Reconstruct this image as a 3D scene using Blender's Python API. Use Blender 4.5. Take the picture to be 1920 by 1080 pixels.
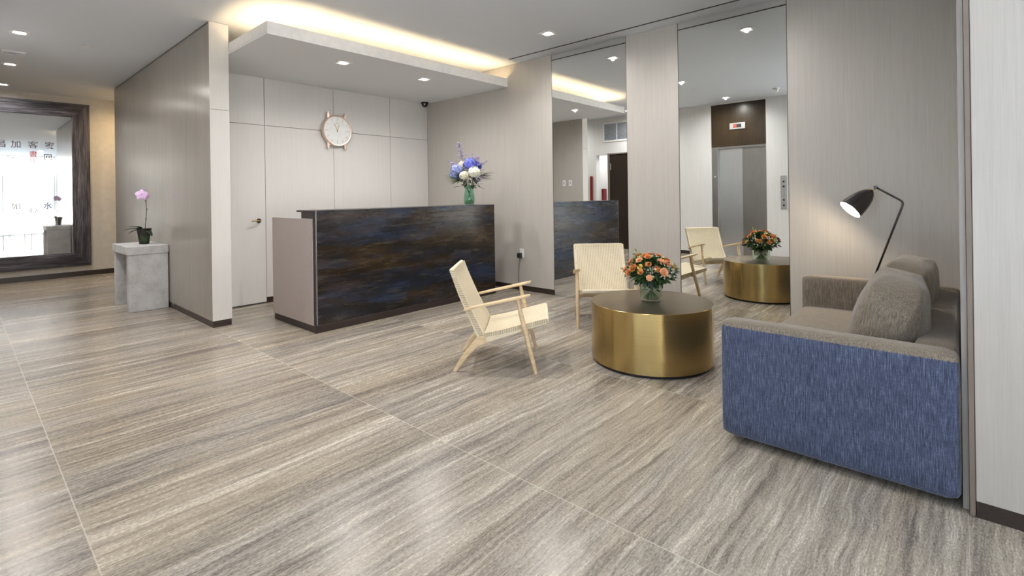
import bpy, bmesh, math, random
from math import sin, cos, pi, radians, sqrt
from mathutils import Vector, Matrix, Quaternion

for o in list(bpy.data.objects):
    bpy.data.objects.remove(o)
SC = bpy.context.scene
COL = SC.collection
random.seed(7)

# ------------------------------------------------------------------ camera
YAW, ROLL = 0.838727, -0.014179
FPX, CX, CY = 937.007, 959.522, 365.342
cam_data = bpy.data.cameras.new('camera')
cam = bpy.data.objects.new('camera', cam_data)
COL.objects.link(cam)
_f = Vector((sin(YAW), cos(YAW), 0)); _r = Vector((cos(YAW), -sin(YAW), 0)); _u = Vector((0, 0, 1))
_r2 = _r * cos(ROLL) + _u * sin(ROLL); _u2 = -_r * sin(ROLL) + _u * cos(ROLL)
M = Matrix((( _r2.x, _u2.x, -_f.x, 0.0), (_r2.y, _u2.y, -_f.y, 0.0), (_r2.z, _u2.z, -_f.z, 1.28), (0, 0, 0, 1)))
cam.matrix_world = M
cam_data.sensor_width = 36.0
cam_data.lens = FPX / 1920 * 36.0
cam_data.shift_x = (960 - CX) / 1920
cam_data.shift_y = (CY - 540) / 1920
cam_data.clip_start = 0.02
cam_data.clip_end = 200
SC.camera = cam

# ------------------------------------------------------------------ daylight, exposure
SC.view_settings.view_transform = 'Standard'
SC.view_settings.look = 'None'
SC.view_settings.gamma = 1.0
SC.view_settings.use_curve_mapping = False
SC.view_settings.exposure = 0.92
world = bpy.data.worlds.new('overcast_sky')
SC.world = world
world.use_nodes = True
wn = world.node_tree.nodes
wn['Background'].inputs[0].default_value = (0.70, 0.84, 1.0, 1)
wn['Background'].inputs[1].default_value = 1.2
try:
    SC.cycles.use_denoising = True
    SC.cycles.max_bounces = 10
    SC.cycles.diffuse_bounces = 5
    SC.cycles.glossy_bounces = 5
    SC.cycles.transmission_bounces = 8
    SC.cycles.transparent_max_bounces = 12
    SC.cycles.caustics_reflective = False
    SC.cycles.caustics_refractive = False
    SC.cycles.sample_clamp_indirect = 6.0
    SC.cycles.blur_glossy = 0.5
except Exception:
    pass

# main dimensions (metres)
H = 3.05          # ceiling
WX = 5.06         # mirror wall plane
NX = 2.637        # near wall plane
DY = 6.345        # wall behind the desk
EY = 11.188       # far wall
PX0, PX1, PY0, PY1 = 1.692, 1.871, 5.529, 9.943   # partition
LX = -0.09        # lift wall plane
FY = -4.5         # storefront
BB = 0.065        # baseboard height

def sky_portal():
    d = bpy.data.lights.new('storefront_daylight', 'AREA')
    d.shape = 'RECTANGLE'; d.size = 6.4; d.size_y = 2.9
    d.cycles.is_portal = True
    o = bpy.data.objects.new('storefront_daylight', d)
    o.location = (-0.65, FY - 0.12, 1.52); o.rotation_euler = (radians(90), 0, 0)
    COL.objects.link(o)
    o['kind'] = 'structure'
sky_portal()
def side_portal():
    d = bpy.data.lights.new('added_side_daylight', 'AREA')  # sky light through the added side glazing
    d.shape = 'RECTANGLE'; d.size = 6.0; d.size_y = 2.9; d.cycles.is_portal = True
    o = bpy.data.objects.new('added_side_daylight', d); COL.objects.link(o); o['kind'] = 'structure'
    o.matrix_world = Matrix(((0, 0, -1, -4.22), (-1, 0, 0, -1.25), (0, 1, 0, 1.52), (0, 0, 0, 1)))
side_portal()

def added_bounce_sun():
    d = bpy.data.lights.new('added_bounce_sun', 'SUN'); d.energy = 34; d.angle = radians(1); d.color = (1.0, .97, .92)  # added to light the ceiling by bounce off the pavement
    o = bpy.data.objects.new('added_bounce_sun', d); COL.objects.link(o); o['kind'] = 'structure'
    o.rotation_euler = Vector((.35, .50, .80)).to_track_quat('Z', 'Y').to_euler()
added_bounce_sun()

# ------------------------------------------------------------------ node helpers
def new_mat(name):
    m = bpy.data.materials.new(name); m.use_nodes = True
    nt = m.node_tree
    return m, nt, nt.nodes['Principled BSDF']
def setp(b, color=None, rough=None, metal=None, spec=None, **kw):
    if color is not None: b.inputs['Base Color'].default_value = (*color, 1)
    if rough is not None: b.inputs['Roughness'].default_value = rough
    if metal is not None: b.inputs['Metallic'].default_value = metal
    if spec is not None: b.inputs['Specular IOR Level'].default_value = spec
    for k, v in kw.items():
        b.inputs[k.replace('_', ' ')].default_value = v
class NT:
    def __init__(s, nt): s.nt = nt
    def n(s, t, **kw):
        x = s.nt.nodes.new(t)
        for k, v in kw.items(): setattr(x, k, v)
        return x
    def l(s, a, b): s.nt.links.new(a, b)
    def coord(s, kind='Object', scale=(1, 1, 1), loc=(0, 0, 0)):
        c = s.n('ShaderNodeTexCoord'); m = s.n('ShaderNodeMapping')
        m.inputs['Scale'].default_value = scale; m.inputs['Location'].default_value = loc
        s.l(c.outputs[kind], m.inputs['Vector']); return m.outputs[0]
    def noise(s, vec, scale=1, detail=4, rough=.55, dist=0):
        x = s.n('ShaderNodeTexNoise'); x.inputs['Scale'].default_value = scale; x.inputs['Detail'].default_value = detail
        x.inputs['Roughness'].default_value = rough; x.inputs['Distortion'].default_value = dist
        s.l(vec, x.inputs['Vector']); return x.outputs['Fac']
    def ramp(s, fac, stops, interp='LINEAR'):
        r = s.n('ShaderNodeValToRGB'); r.color_ramp.interpolation = interp
        e = r.color_ramp.elements
        while len(e) < len(stops): e.new(0.5)
        for i, (p, c) in enumerate(stops):
            e[i].position = p; e[i].color = (*c, 1) if len(c) == 3 else c
        s.l(fac, r.inputs[0]); return r.outputs[0]
    def math(s, op, a, b=None, c=None):
        x = s.n('ShaderNodeMath', operation=op)
        for i, v in enumerate((a, b, c)):
            if v is None: continue
            if isinstance(v, (int, float)): x.inputs[i].default_value = v
            else: s.l(v, x.inputs[i])
        return x.outputs[0]
    def mix(s, fac, a, b, mode='MIX'):
        x = s.n('ShaderNodeMix', data_type='RGBA', blend_type=mode)
        for sock, v in ((x.inputs[0], fac), (x.inputs[6], a), (x.inputs[7], b)):
            if isinstance(v, (int, float)): sock.default_value = v
            elif isinstance(v, tuple): sock.default_value = (*v, 1)
            else: s.l(v, sock)
        return x.outputs[2]
    def bump(s, h, strength=.2, dist=.01):
        x = s.n('ShaderNodeBump'); x.inputs['Strength'].default_value = strength; x.inputs['Distance'].default_value = dist
        s.l(h, x.inputs['Height']); return x.outputs[0]
    def sep(s, vec):
        x = s.n('ShaderNodeSeparateXYZ'); s.l(vec, x.inputs[0]); return x.outputs
    def comb(s, x, y, z):
        c = s.n('ShaderNodeCombineXYZ')
        for i, v in enumerate((x, y, z)):
            if isinstance(v, (int, float)): c.inputs[i].default_value = v
            else: s.l(v, c.inputs[i])
        return c.outputs[0]

def plain(name, color, rough=.5, metal=0, spec=.5, vary=.05, **kw):
    m, nt, b = new_mat(name); t = NT(nt)
    # a faint procedural mottling keeps every surface from being perfectly flat
    v = t.coord('Object', (1, 1, 1))
    f = t.noise(v, 14, 3)
    c = t.ramp(f, [(.3, tuple(x * (1 - vary) for x in color)), (.7, tuple(min(1, x * (1 + vary)) for x in color))])
    setp(b, color, rough, metal, spec, **kw)
    t.l(c, b.inputs['Base Color'])
    return m
def glow(name, color, strength):
    m, nt, b = new_mat(name)
    setp(b, color, .5)
    b.inputs['Emission Color'].default_value = (*color, 1); b.inputs['Emission Strength'].default_value = strength
    return m

def veneer(name, dark, light, rough=.38, axis='z', spec=.5, bumpy=.03):
    m, nt, b = new_mat(name); t = NT(nt)
    sc = {'z': (60, 60, 1.2), 'x': (1.2, 60, 60)}[axis]
    f1 = t.noise(t.coord('Object', sc), 1.0, 5, .6)
    sc2 = {'z': (4.5, 4.5, .35), 'x': (.35, 4.5, 4.5)}[axis]
    f2 = t.noise(t.coord('Object', sc2), 1.0, 4, .5)
    f3 = t.noise(t.coord('Object', tuple(x * 4 for x in sc)), 1.0, 2, .5)
    f = t.math('ADD', t.math('MULTIPLY', f1, .45), t.math('ADD', t.math('MULTIPLY', f2, .18), t.math('MULTIPLY', f3, .34)))
    c = t.ramp(f, [(.34, dark), (.66, light)])
    t.l(c, b.inputs['Base Color']); setp(b, rough=rough, spec=spec)
    t.l(t.bump(f1, bumpy, .002), b.inputs['Normal'])
    return m

def travertine():
    m, nt, b = new_mat('vein_cut_travertine'); t = NT(nt)
    co = t.n('ShaderNodeTexCoord'); X, Y, Z = t.sep(co.outputs['Object'])
    tx, ty = 1.3696, .54877
    u = t.math('DIVIDE', t.math('SUBTRACT', X, .321), tx); v = t.math('DIVIDE', t.math('ADD', Y, .0096), ty)
    iu, iv = t.math('FLOOR', u), t.math('FLOOR', v)
    fu, fv = t.math('FRACT', u), t.math('FRACT', v)
    wn_ = t.n('ShaderNodeTexWhiteNoise', noise_dimensions='2D'); t.l(t.comb(iu, iv, 0), wn_.inputs['Vector'])
    seed = wn_.outputs['Value']
    so = t.math('MULTIPLY', seed, 37.0)
    # veins run along X; small wobble across Y
    wob = t.noise(t.comb(t.math('MULTIPLY', X, 1.3), t.math('MULTIPLY', Y, 2.2), so), 1.0, 5, .6)
    wob2 = t.noise(t.comb(t.math('MULTIPLY', X, 7), t.math('MULTIPLY', Y, 16), so), 1.0, 4, .65)
    Yw = t.math('ADD', Y, t.math('ADD', t.math('MULTIPLY', t.math('SUBTRACT', wob, .5), .09), t.math('MULTIPLY', t.math('SUBTRACT', wob2, .5), .022)))
    wide = t.noise(t.comb(t.math('MULTIPLY', X, .40), t.math('MULTIPLY', Yw, 10), so), 1.0, 4, .65)
    mid = t.noise(t.comb(t.math('MULTIPLY', X, 1.5), t.math('MULTIPLY', Yw, 40), so), 1.0, 5, .7)
    fine = t.noise(t.comb(t.math('MULTIPLY', X, 8), t.math('MULTIPLY', Yw, 170), so), 1.0, 4, .7)
    grain = t.noise(t.comb(t.math('MULTIPLY', X, 70), t.math('MULTIPLY', Y, 160), so), 1.0, 4, .75)
    f = t.math('ADD', t.math('ADD', t.math('MULTIPLY', wide, .34), t.math('MULTIPLY', mid, .40)), t.math('ADD', t.math('MULTIPLY', fine, .26), t.math('MULTIPLY', t.math('SUBTRACT', grain, .5), .42)))
    f = t.math('ADD', f, t.math('MULTIPLY', t.math('SUBTRACT', seed, .5), .03))
    c = t.ramp(f, [(.35, (.115, .100, .090)), (.43, (.200, .176, .155)), (.50, (.320, .284, .243)), (.57, (.435, .392, .333)), (.66, (.60, .555, .48))])
    warm = t.noise(t.comb(t.math('MULTIPLY', X, .22), t.math('MULTIPLY', Yw, 3.0), so), 1.0, 3, .5)
    c = t.mix(t.math('MULTIPLY', t.ramp(warm, [(.42, (0, 0, 0)), (.62, (1, 1, 1))]), .6), c, t.mix(1.0, c, (1.0, .94, .82), 'MULTIPLY'))
    # small pits along the veins
    pits = t.noise(t.comb(t.math('MULTIPLY', X, 22), t.math('MULTIPLY', Yw, 130), so), 1.0, 3, .6)
    pm = t.ramp(pits, [(.27, (1, 1, 1)), (.31, (0, 0, 0))])
    c = t.mix(t.math('MULTIPLY', pm, .7), c, (.07, .06, .05))
    # joints
    du = t.math('MULTIPLY', t.math('SUBTRACT', .5, t.math('ABSOLUTE', t.math('SUBTRACT', fu, .5))), tx)
    dv = t.math('MULTIPLY', t.math('SUBTRACT', .5, t.math('ABSOLUTE', t.math('SUBTRACT', fv, .5))), ty)
    ju = t.math('LESS_THAN', du, .0024); jv = t.math('MULTIPLY', t.math('LESS_THAN', dv, .0016), .6)
    j = t.math('MAXIMUM', ju, jv)
    c = t.mix(t.math('MULTIPLY', j, .5), c, (.66, .60, .50))
    t.l(c, b.inputs['Base Color'])
    rg = t.ramp(f, [(.3, (.20,) * 3), (.7, (.30,) * 3)])
    t.l(rg, b.inputs['Roughness']); setp(b, spec=.34)
    t.l(t.bump(t.math('ADD', fine, t.math('MULTIPLY', grain, .5)), .06, .003), b.inputs['Normal'])
    return m

def fabric(name, base, light, dark, weave=900.0):
    m, nt, b = new_mat(name); t = NT(nt)
    co = t.n('ShaderNodeTexCoord').outputs['Object']
    def st(sx, sy, sz):
        mp = t.n('ShaderNodeMapping'); mp.inputs['Scale'].default_value = (sx, sy, sz); t.l(co, mp.inputs['Vector']); return mp.outputs[0]
    a = t.noise(st(300, 300, 16), 1, 4, .7)      # slubs running down
    h = t.noise(st(24, 24, 260), 1, 3, .7)       # cross threads
    s = t.noise(st(420, 420, 420), 1, 2, .6)
    f = t.math('ADD', t.math('MULTIPLY', a, .62), t.math('ADD', t.math('MULTIPLY', h, .13), t.math('MULTIPLY', s, .25)))
    c = t.ramp(f, [(.36, dark), (.5, base), (.64, light)])
    t.l(c, b.inputs['Base Color']); setp(b, rough=.9, spec=.2)
    b.inputs['Sheen Weight'].default_value = .35; b.inputs['Sheen Roughness'].default_value = .4
    t.l(t.bump(f, .35, .003), b.inputs['Normal'])
    return m

def woven_cord(name, axis):
    """paper cord: bumpy parallel cords across local `axis` with a woven stagger"""
    m, nt, b = new_mat(name); t = NT(nt)
    co = t.n('ShaderNodeTexCoord').outputs['Object']; X, Y, Z = t.sep(co)
    if axis == 'back': p, q = Y, Z
    else: p, q = Y, X
    sa = t.math('SINE', t.math('MULTIPLY', p, pi / .0175))
    row = t.math('SINE', t.math('MULTIPLY', q, 2 * pi / .016))
    alt = sa
    w = t.math('MULTIPLY', t.math('SIGN', alt), row)
    hgt = t.math('ADD', t.math('MULTIPLY', t.math('ABSOLUTE', sa), .7), t.math('MULTIPLY', w, .15))
    n = t.noise(co, 60, 3)
    f = t.math('ADD', t.math('MULTIPLY', hgt, .8), t.math('MULTIPLY', n, .35))
    c = t.ramp(f, [(.14, (.34, .27, .17)), (.36, (.62, .54, .39)), (.85, (.79, .71, .54))])
    t.l(c, b.inputs['Base Color']); setp(b, rough=.7, spec=.3)
    t.l(t.bump(hgt, .55, .004), b.inputs['Normal'])
    return m

def oak():
    m, nt, b = new_mat('soaped_oak'); t = NT(nt)
    f = t.noise(t.coord('Object', (9, 60, 40)), 1, 4, .6)
    c = t.ramp(f, [(.3, (.56, .41, .24)), (.7, (.74, .58, .37))])
    t.l(c, b.inputs['Base Color']); setp(b, rough=.45, spec=.4)
    return m

def brushed(name, c0, c1, rough=.27, aniso=.6, bump=.02, sc=(2, 2, 260), radial=False):
    m, nt, b = new_mat(name); t = NT(nt)
    f = t.noise(t.coord('Object', sc), 1, 4, .6)
    f2 = t.noise(t.coord('Object', (2.2, 2.2, 2.2)), 1, 3, .5)
    c = t.ramp(t.math('ADD', t.math('MULTIPLY', f, .5), t.math('MULTIPLY', f2, .5)), [(.35, c0), (.65, c1)])
    t.l(c, b.inputs['Base Color']); setp(b, rough=rough, metal=1)
    if radial:
        tg = t.n('ShaderNodeTangent', direction_type='RADIAL', axis='Z'); t.l(tg.outputs[0], b.inputs['Tangent']); b.inputs['Anisotropic Rotation'].default_value = .25
    b.inputs['Anisotropic'].default_value = aniso
    t.l(t.bump(f, bump, .001), b.inputs['Normal'])
    return m

def patina():
    m, nt, b = new_mat('patinated_blackened_steel'); t = NT(nt)
    co = t.n('ShaderNodeTexCoord').outputs['Object']; X, Y, Z = t.sep(co)
    v = t.comb(t.math('MULTIPLY', X, 1.5), t.math('MULTIPLY', Y, 1.5), t.math('MULTIPLY', Z, 9))
    v2 = t.comb(t.math('MULTIPLY', X, 1.0), 3.7, t.math('MULTIPLY', Z, 4.5))
    v3 = t.comb(t.math('MULTIPLY', X, 3.0), 9.1, t.math('MULTIPLY', Z, 26))
    a = t.noise(v, 1, 6, .65, .4); bb = t.noise(v2, 1, 4, .55, .3); cc = t.noise(v3, 1, 5, .7, .2)
    brown = t.ramp(a, [(.35, (.008, .006, .005)), (.55, (.034, .021, .011)), (.74, (.11, .073, .036))])
    blue = t.ramp(a, [(.35, (.006, .008, .014)), (.6, (.020, .034, .072)), (.8, (.06, .09, .14))])
    c = t.mix(t.ramp(bb, [(.44, (0, 0, 0)), (.62, (1, 1, 1))]), brown, blue)
    c = t.mix(t.math('MULTIPLY', t.ramp(cc, [(.58, (0, 0, 0)), (.70, (1, 1, 1))]), .45), c, (.15, .13, .07))
    t.l(c, b.inputs['Base Color']); setp(b, metal=.35, spec=.6)
    t.l(t.ramp(cc, [(.3, (.17,) * 3), (.7, (.34,) * 3)]), b.inputs['Roughness'])
    t.l(t.bump(cc, .05, .002), b.inputs['Normal'])
    return m

def concrete():
    m, nt, b = new_mat('cast_concrete'); t = NT(nt)
    f = t.noise(t.coord('Object', (1, 1, 1)), 7, 6, .65); g = t.noise(t.coord('Object', (1, 1, 1)), 60, 4, .6)
    ff = t.math('ADD', t.math('MULTIPLY', f, .7), t.math('MULTIPLY', g, .3))
    c = t.ramp(ff, [(.35, (.44, .435, .435)), (.5, (.56, .56, .565)), (.66, (.66, .665, .675))])
    t.l(c, b.inputs['Base Color']); setp(b, rough=.65, spec=.35)
    t.l(t.bump(g, .15, .004), b.inputs['Normal'])
    return m

def rough_timber():
    m, nt, b = new_mat('charred_reclaimed_timber'); t = NT(nt)
    co = t.n('ShaderNodeTexCoord').outputs['UV']; X, Y, Z = t.sep(co)
    wob = t.noise(t.comb(t.math('MULTIPLY', X, 2.0), t.math('MULTIPLY', Y, 8.0), 0), 1, 3, .6)
    Yw = t.math('ADD', Y, t.math('MULTIPLY', wob, .04))
    f = t.noise(t.comb(t.math('MULTIPLY', X, 2.2), t.math('MULTIPLY', Yw, 55), 0), 1, 6, .7)
    g = t.noise(t.comb(t.math('MULTIPLY', X, .8), t.math('MULTIPLY', Yw, 12), 3), 1, 4, .6)
    ff = t.math('ADD', t.math('MULTIPLY', f, .6), t.math('MULTIPLY', g, .4))
    c = t.ramp(ff, [(.38, (.006, .006, .009)), (.47, (.040, .037, .046)), (.57, (.115, .11, .128)), (.69, (.27, .26, .29))])
    t.l(c, b.inputs['Base Color']); setp(b, rough=.6, spec=.4)
    t.l(t.bump(ff, .6, .012), b.inputs['Normal'])
    return m

def mirror_mat(name, color, rough=0.0):
    m, nt, b = new_mat(name); t = NT(nt)
    f = t.noise(t.coord('Object', (1, 1, 1)), 2, 2)
    c = t.ramp(f, [(.0, tuple(x * .99 for x in color)), (1, color)])
    t.l(c, b.inputs['Base Color']); setp(b, rough=rough, metal=1)
    return m

def clear_glass(name, tint=(1, 1, 1), f0=.04):
    """thin glass: lets light straight through, with a fresnel sheen"""
    m = bpy.data.materials.new(name); m.use_nodes = True; nt = m.node_tree; t = NT(nt)
    nt.nodes.remove(nt.nodes['Principled BSDF'])
    tr = t.n('ShaderNodeBsdfTransparent'); tr.inputs[0].default_value = (*tint, 1)
    gl = t.n('ShaderNodeBsdfGlossy'); gl.inputs['Roughness'].default_value = .02
    lw = t.n('ShaderNodeLayerWeight'); lw.inputs['Blend'].default_value = .5
    fc_ = t.math('ADD', .04, t.math('MULTIPLY', t.math('POWER', lw.outputs['Facing'], 4.0), .7))
    mx = t.n('ShaderNodeMixShader'); t.l(fc_, mx.inputs[0]); t.l(tr.outputs[0], mx.inputs[1]); t.l(gl.outputs[0], mx.inputs[2])
    t.l(mx.outputs[0], nt.nodes['Material Output'].inputs['Surface'])
    return m

def leaf_mat(name, c0, c1, rough=.45):
    m, nt, b = new_mat(name); t = NT(nt)
    f = t.noise(t.coord('Object', (1, 1, 1)), 30, 3)
    t.l(t.ramp(f, [(.35, c0), (.65, c1)]), b.inputs['Base Color']); setp(b, rough=rough, spec=.4)
    return m

MAT = dict(
    floor=travertine(),
    ceiling=plain('painted_ceiling', (.76, .80, .86), .85, spec=.2, vary=.004),
    soffit=plain('painted_soffit', (.76, .78, .80), .85, spec=.2, vary=.004),
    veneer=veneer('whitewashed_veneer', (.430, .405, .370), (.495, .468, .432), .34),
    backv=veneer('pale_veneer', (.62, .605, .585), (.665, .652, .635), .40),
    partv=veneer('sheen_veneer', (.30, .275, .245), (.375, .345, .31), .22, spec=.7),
    whitev=veneer('white_veneer', (.70, .70, .70), (.80, .80, .80), .40),
    farv=plain('painted_far_wall', (.58, .55, .50), .6),
    groove=plain('shadow_gap', (.10, .085, .07), .8),
    basebd=veneer('dark_baseboard', (.020, .013, .010), (.05, .033, .026), .35, 'x'),
    deskside=veneer('taupe_laminate', (.35, .30, .28), (.42, .365, .345), .38, 'x', bumpy=.01),
    steel_patina=patina(),
    darkbrown=plain('dark_brown_laminate', (.028, .018, .017), .4),
    edge=plain('bare_steel_edge', (.45, .45, .52), .3, metal=.9),
    oak=oak(), cordb=woven_cord('paper_cord_back', 'back'), cords=woven_cord('paper_cord_seat', 'seat'),
    cordwrap=plain('wrapped_cord', (.72, .64, .49), .7),
    brass=brushed('brushed_brass', (.46, .33, .13), (.58, .43, .19), .25, .8, radial=True),
    bronze=brushed('brushed_bronze_top', (.20, .155, .10), (.27, .215, .145), .34, .3, sc=(140, 3, 3)),
    sofa=fabric('daylight_tinted_tweed', (.064, .080, .138), (.165, .20, .30), (.022, .026, .052)),  # same upholstery with blue daylight put into its colour
    cushion=fabric('cushion_tweed', (.205, .172, .135), (.36, .31, .245), (.085, .068, .052)),
    black=plain('black_lacquer', (.016, .014, .015), .2, spec=.9),
    matblack=plain('matte_black', (.012, .012, .012), .6),
    white=plain('white_plastic', (.80, .80, .80), .4),
    trim=plain('white_trim', (.85, .85, .85), .5),
    lampglow=glow('downlight_lens', (1.0, .90, .74), 22),
    led=glow('led_strip', (1.0, .74, .42), 13),
    bulb=glow('warm_bulb', (1.0, .88, .66), 24),
    shadein=plain('white_enamel', (.85, .83, .78), .4),
    rosegold=plain('rose_gold', (.84, .66, .56), .38, metal=1),
    dial=plain('silvered_dial', (.86, .87, .87), .22, metal=.1),
    brassy=plain('aged_brass', (.45, .31, .13), .3, metal=1),
    darkbronze=plain('dark_bronze', (.06, .045, .03), .35, metal=.8),
    concrete=concrete(), timber=rough_timber(),
    mirror=mirror_mat('silvered_mirror', (.90, .925, .915)),
    framed=mirror_mat('framed_looking_glass', (.86, .88, .88), .03),
    glass=clear_glass('clear_glass'), vaseglass=clear_glass('vase_glass', (.93, .96, .93)),
    greenglass=clear_glass('green_vase_glass', (.74, .91, .84)),
    water=clear_glass('water', (.90, .95, .88)),
    alu=plain('grey_aluminium', (.42, .43, .45), .4, metal=.7),
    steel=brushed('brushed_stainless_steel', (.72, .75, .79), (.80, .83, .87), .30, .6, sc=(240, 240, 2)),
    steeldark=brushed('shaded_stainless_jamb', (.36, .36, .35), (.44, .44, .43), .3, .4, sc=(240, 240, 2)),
    walnut=veneer('dark_walnut', (.014, .009, .005), (.058, .036, .016), .30),
    doordark=veneer('espresso_door', (.018, .011, .008), (.035, .022, .016), .30),
    jamb=plain('taupe_door_frame', (.20, .16, .13), .5),
    red=plain('red_lacquer', (.22, .012, .012), .4),
    redled=glow('red_display', (1.0, .06, .03), 1.6),
    vent=plain('grey_vent_slats', (.32, .36, .43), .5, metal=.3),
    leaf=leaf_mat('leaf_green', (.03, .085, .02), (.09, .19, .05)),
    leafdark=leaf_mat('leaf_dark_green', (.012, .035, .015), (.035, .08, .03)),
    leaflight=leaf_mat('leaf_light_green', (.20, .32, .06), (.38, .52, .14)),
    orange=leaf_mat('orange_petal', (.66, .22, .05), (.88, .44, .17), .6),
    peach=leaf_mat('peach_petal', (.85, .42, .20), (.95, .60, .38), .6),
    yellowp=leaf_mat('yellow_petal', (.80, .55, .10), (.95, .75, .25), .6),
    whitep=leaf_mat('white_petal', (.75, .75, .62), (.92, .92, .85), .6),
    cream=leaf_mat('cream_petal', (.70, .66, .48), (.88, .86, .72), .6),
    bluep=leaf_mat('blue_petal', (.07, .09, .50), (.22, .26, .75), .6),
    lightbluep=leaf_mat('light_blue_petal', (.16, .22, .55), (.45, .50, .78), .6),
    lilac=leaf_mat('lilac_floret', (.25, .20, .38), (.45, .38, .58), .7),
    orchidp=leaf_mat('orchid_petal', (.75, .45, .85), (.90, .70, .95), .5),
    potdark=plain('dark_ceramic', (.020, .014, .012), .3),
    soil=plain('bark_soil', (.05, .03, .02), .9),
    blackish=plain('faded_black', (.07, .06, .07), .7), reddish=plain('faded_red', (.40, .05, .05), .7), faint=plain('grey_line', (.35, .35, .36), .6),
    pavement=plain('concrete_pavement', (.60, .645, .70), .8), facade=plain('pale_facade', (.55, .52, .48), .8),
    facwin=plain('facade_window', (.10, .12, .14), .2),
)

# ------------------------------------------------------------------ mesh helpers
class MB:
    """collects shapes into one mesh"""
    def __init__(s): s.v = []; s.f = []; s.mi = []; s.uv = {}
    def add(s, vs, fs, mi=0, mat=None):
        b = len(s.v)
        s.v += [tuple(mat @ Vector(v)) if mat else tuple(v) for v in vs]
        s.f += [tuple(b + i for i in f) for f in fs]; s.mi += [mi] * len(fs)
        return s
    def box(s, lo, hi, bev=0.0, seg=2, mi=0, mat=None):
        lo, hi = [min(a, b) for a, b in zip(lo, hi)], [max(a, b) for a, b in zip(lo, hi)]
        bm = bmesh.new(); bmesh.ops.create_cube(bm, size=1.0)
        for v in bm.verts:
            v.co = Vector([(lo[i] + hi[i]) / 2 + v.co[i] * (hi[i] - lo[i]) for i in range(3)])
        if bev > 0:
            bmesh.ops.bevel(bm, geom=list(bm.edges), offset=bev, segments=seg, profile=.5, affect='EDGES')
        bm.verts.ensure_lookup_table(); bm.normal_update()
        s.add([v.co.copy() for v in bm.verts], [[v.index for v in f.verts] for f in bm.faces], mi, mat)
        bm.free(); return s
    def tube(s, pts, rad, seg=12, mi=0, cap=True, mat=None):
        pts = [Vector(p) for p in pts]; n = len(pts)
        rads = rad if isinstance(rad, (list, tuple)) else [rad] * n
        vs = []; fs = []
        prev = None
        for i, p in enumerate(pts):
            t = (pts[min(i + 1, n - 1)] - pts[max(i - 1, 0)]).normalized()
            if prev is None:
                a = Vector((0, 0, 1)) if abs(t.z) < .9 else Vector((1, 0, 0))
                x = t.cross(a).normalized()
            else:
                x = (prev - t * prev.dot(t)).normalized()
            prev = x; y = t.cross(x)
            for k in range(seg):
                an = 2 * pi * k / seg
                vs.append(p + (x * cos(an) + y * sin(an)) * rads[i])
        for i in range(n - 1):
            for k in range(seg):
                k2 = (k + 1) % seg
                fs.append((i * seg + k, i * seg + k2, (i + 1) * seg + k2, (i + 1) * seg + k))
        if cap:
            fs.append(tuple(range(seg))[::-1]); fs.append(tuple((n - 1) * seg + k for k in range(seg)))
        return s.add(vs, fs, mi, mat)
    def lathe(s, prof, seg=32, mi=0, mat=None, center=(0, 0, 0)):
        """prof: (r, z) list, first/last closed if r==0 handled by tiny fans"""
        vs = []; fs = []; cx, cy, cz = center
        idx = []
        for r, z in prof:
            if r < 1e-6:
                idx.append([len(vs)]); vs.append((cx, cy, cz + z))
            else:
                idx.append(list(range(len(vs), len(vs) + seg)))
                vs += [(cx + r * cos(2 * pi * k / seg), cy + r * sin(2 * pi * k / seg), cz + z) for k in range(seg)]
        for a, b in zip(idx, idx[1:]):
            for k in range(seg):
                k2 = (k + 1) % seg
                if len(a) == 1 and len(b) == 1: continue
                if len(a) == 1: fs.append((a[0], b[k2], b[k]))
                elif len(b) == 1: fs.append((a[k], a[k2], b[0]))
                else: fs.append((a[k], a[k2], b[k2], b[k]))
        return s.add(vs, fs, mi, mat)
    def prism(s, pts, y0, y1, mi=0, mat=None):
        """polygon pts (x, z) extruded from y0 to y1"""
        n = len(pts)
        vs = [(x, y0, z) for x, z in pts] + [(x, y1, z) for x, z in pts]
        fs = [tuple(range(n)), tuple(range(2 * n - 1, n - 1, -1))]
        fs += [((i + 1) % n, i, n + i, n + (i + 1) % n) for i in range(n)]
        return s.add(vs, fs, mi, mat)
    def grid(s, P, mi=0, thick=None):
        """P[i][j] points, single sheet"""
        n, m = len(P), len(P[0]); vs = [p for r in P for p in r]
        fs = [(i * m + j, (i + 1) * m + j, (i + 1) * m + j + 1, i * m + j + 1) for i in range(n - 1) for j in range(m - 1)]
        return s.add(vs, fs, mi)
    def build(s, name, mats, parent=None, smooth=False, angle=None, bevel=None, subsurf=0):
        me = bpy.data.meshes.new(name)
        me.from_pydata([tuple(v) for v in s.v], [], s.f)
        for m in (mats if isinstance(mats, (list, tuple)) else [mats]):
            me.materials.append(MAT[m] if isinstance(m, str) else m)
        for p, mi in zip(me.polygons, s.mi): p.material_index = mi
        bm = bmesh.new(); bm.from_mesh(me); bmesh.ops.recalc_face_normals(bm, faces=bm.faces); bm.to_mesh(me); bm.free()
        if smooth:
            for p in me.polygons: p.use_smooth = True
        me.update()
        o = bpy.data.objects.new(name, me); COL.objects.link(o)
        if parent: o.parent = parent
        if bevel:
            md = o.modifiers.new('bevel', 'BEVEL'); md.width = bevel; md.segments = 2; md.limit_method = 'ANGLE'; md.angle_limit = radians(40)
        if subsurf:
            md = o.modifiers.new('sub', 'SUBSURF'); md.levels = subsurf; md.render_levels = subsurf
        if smooth and angle is not None:
            try:
                me.set_sharp_from_angle(angle=radians(angle))
            except Exception:
                pass
        return o

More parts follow.
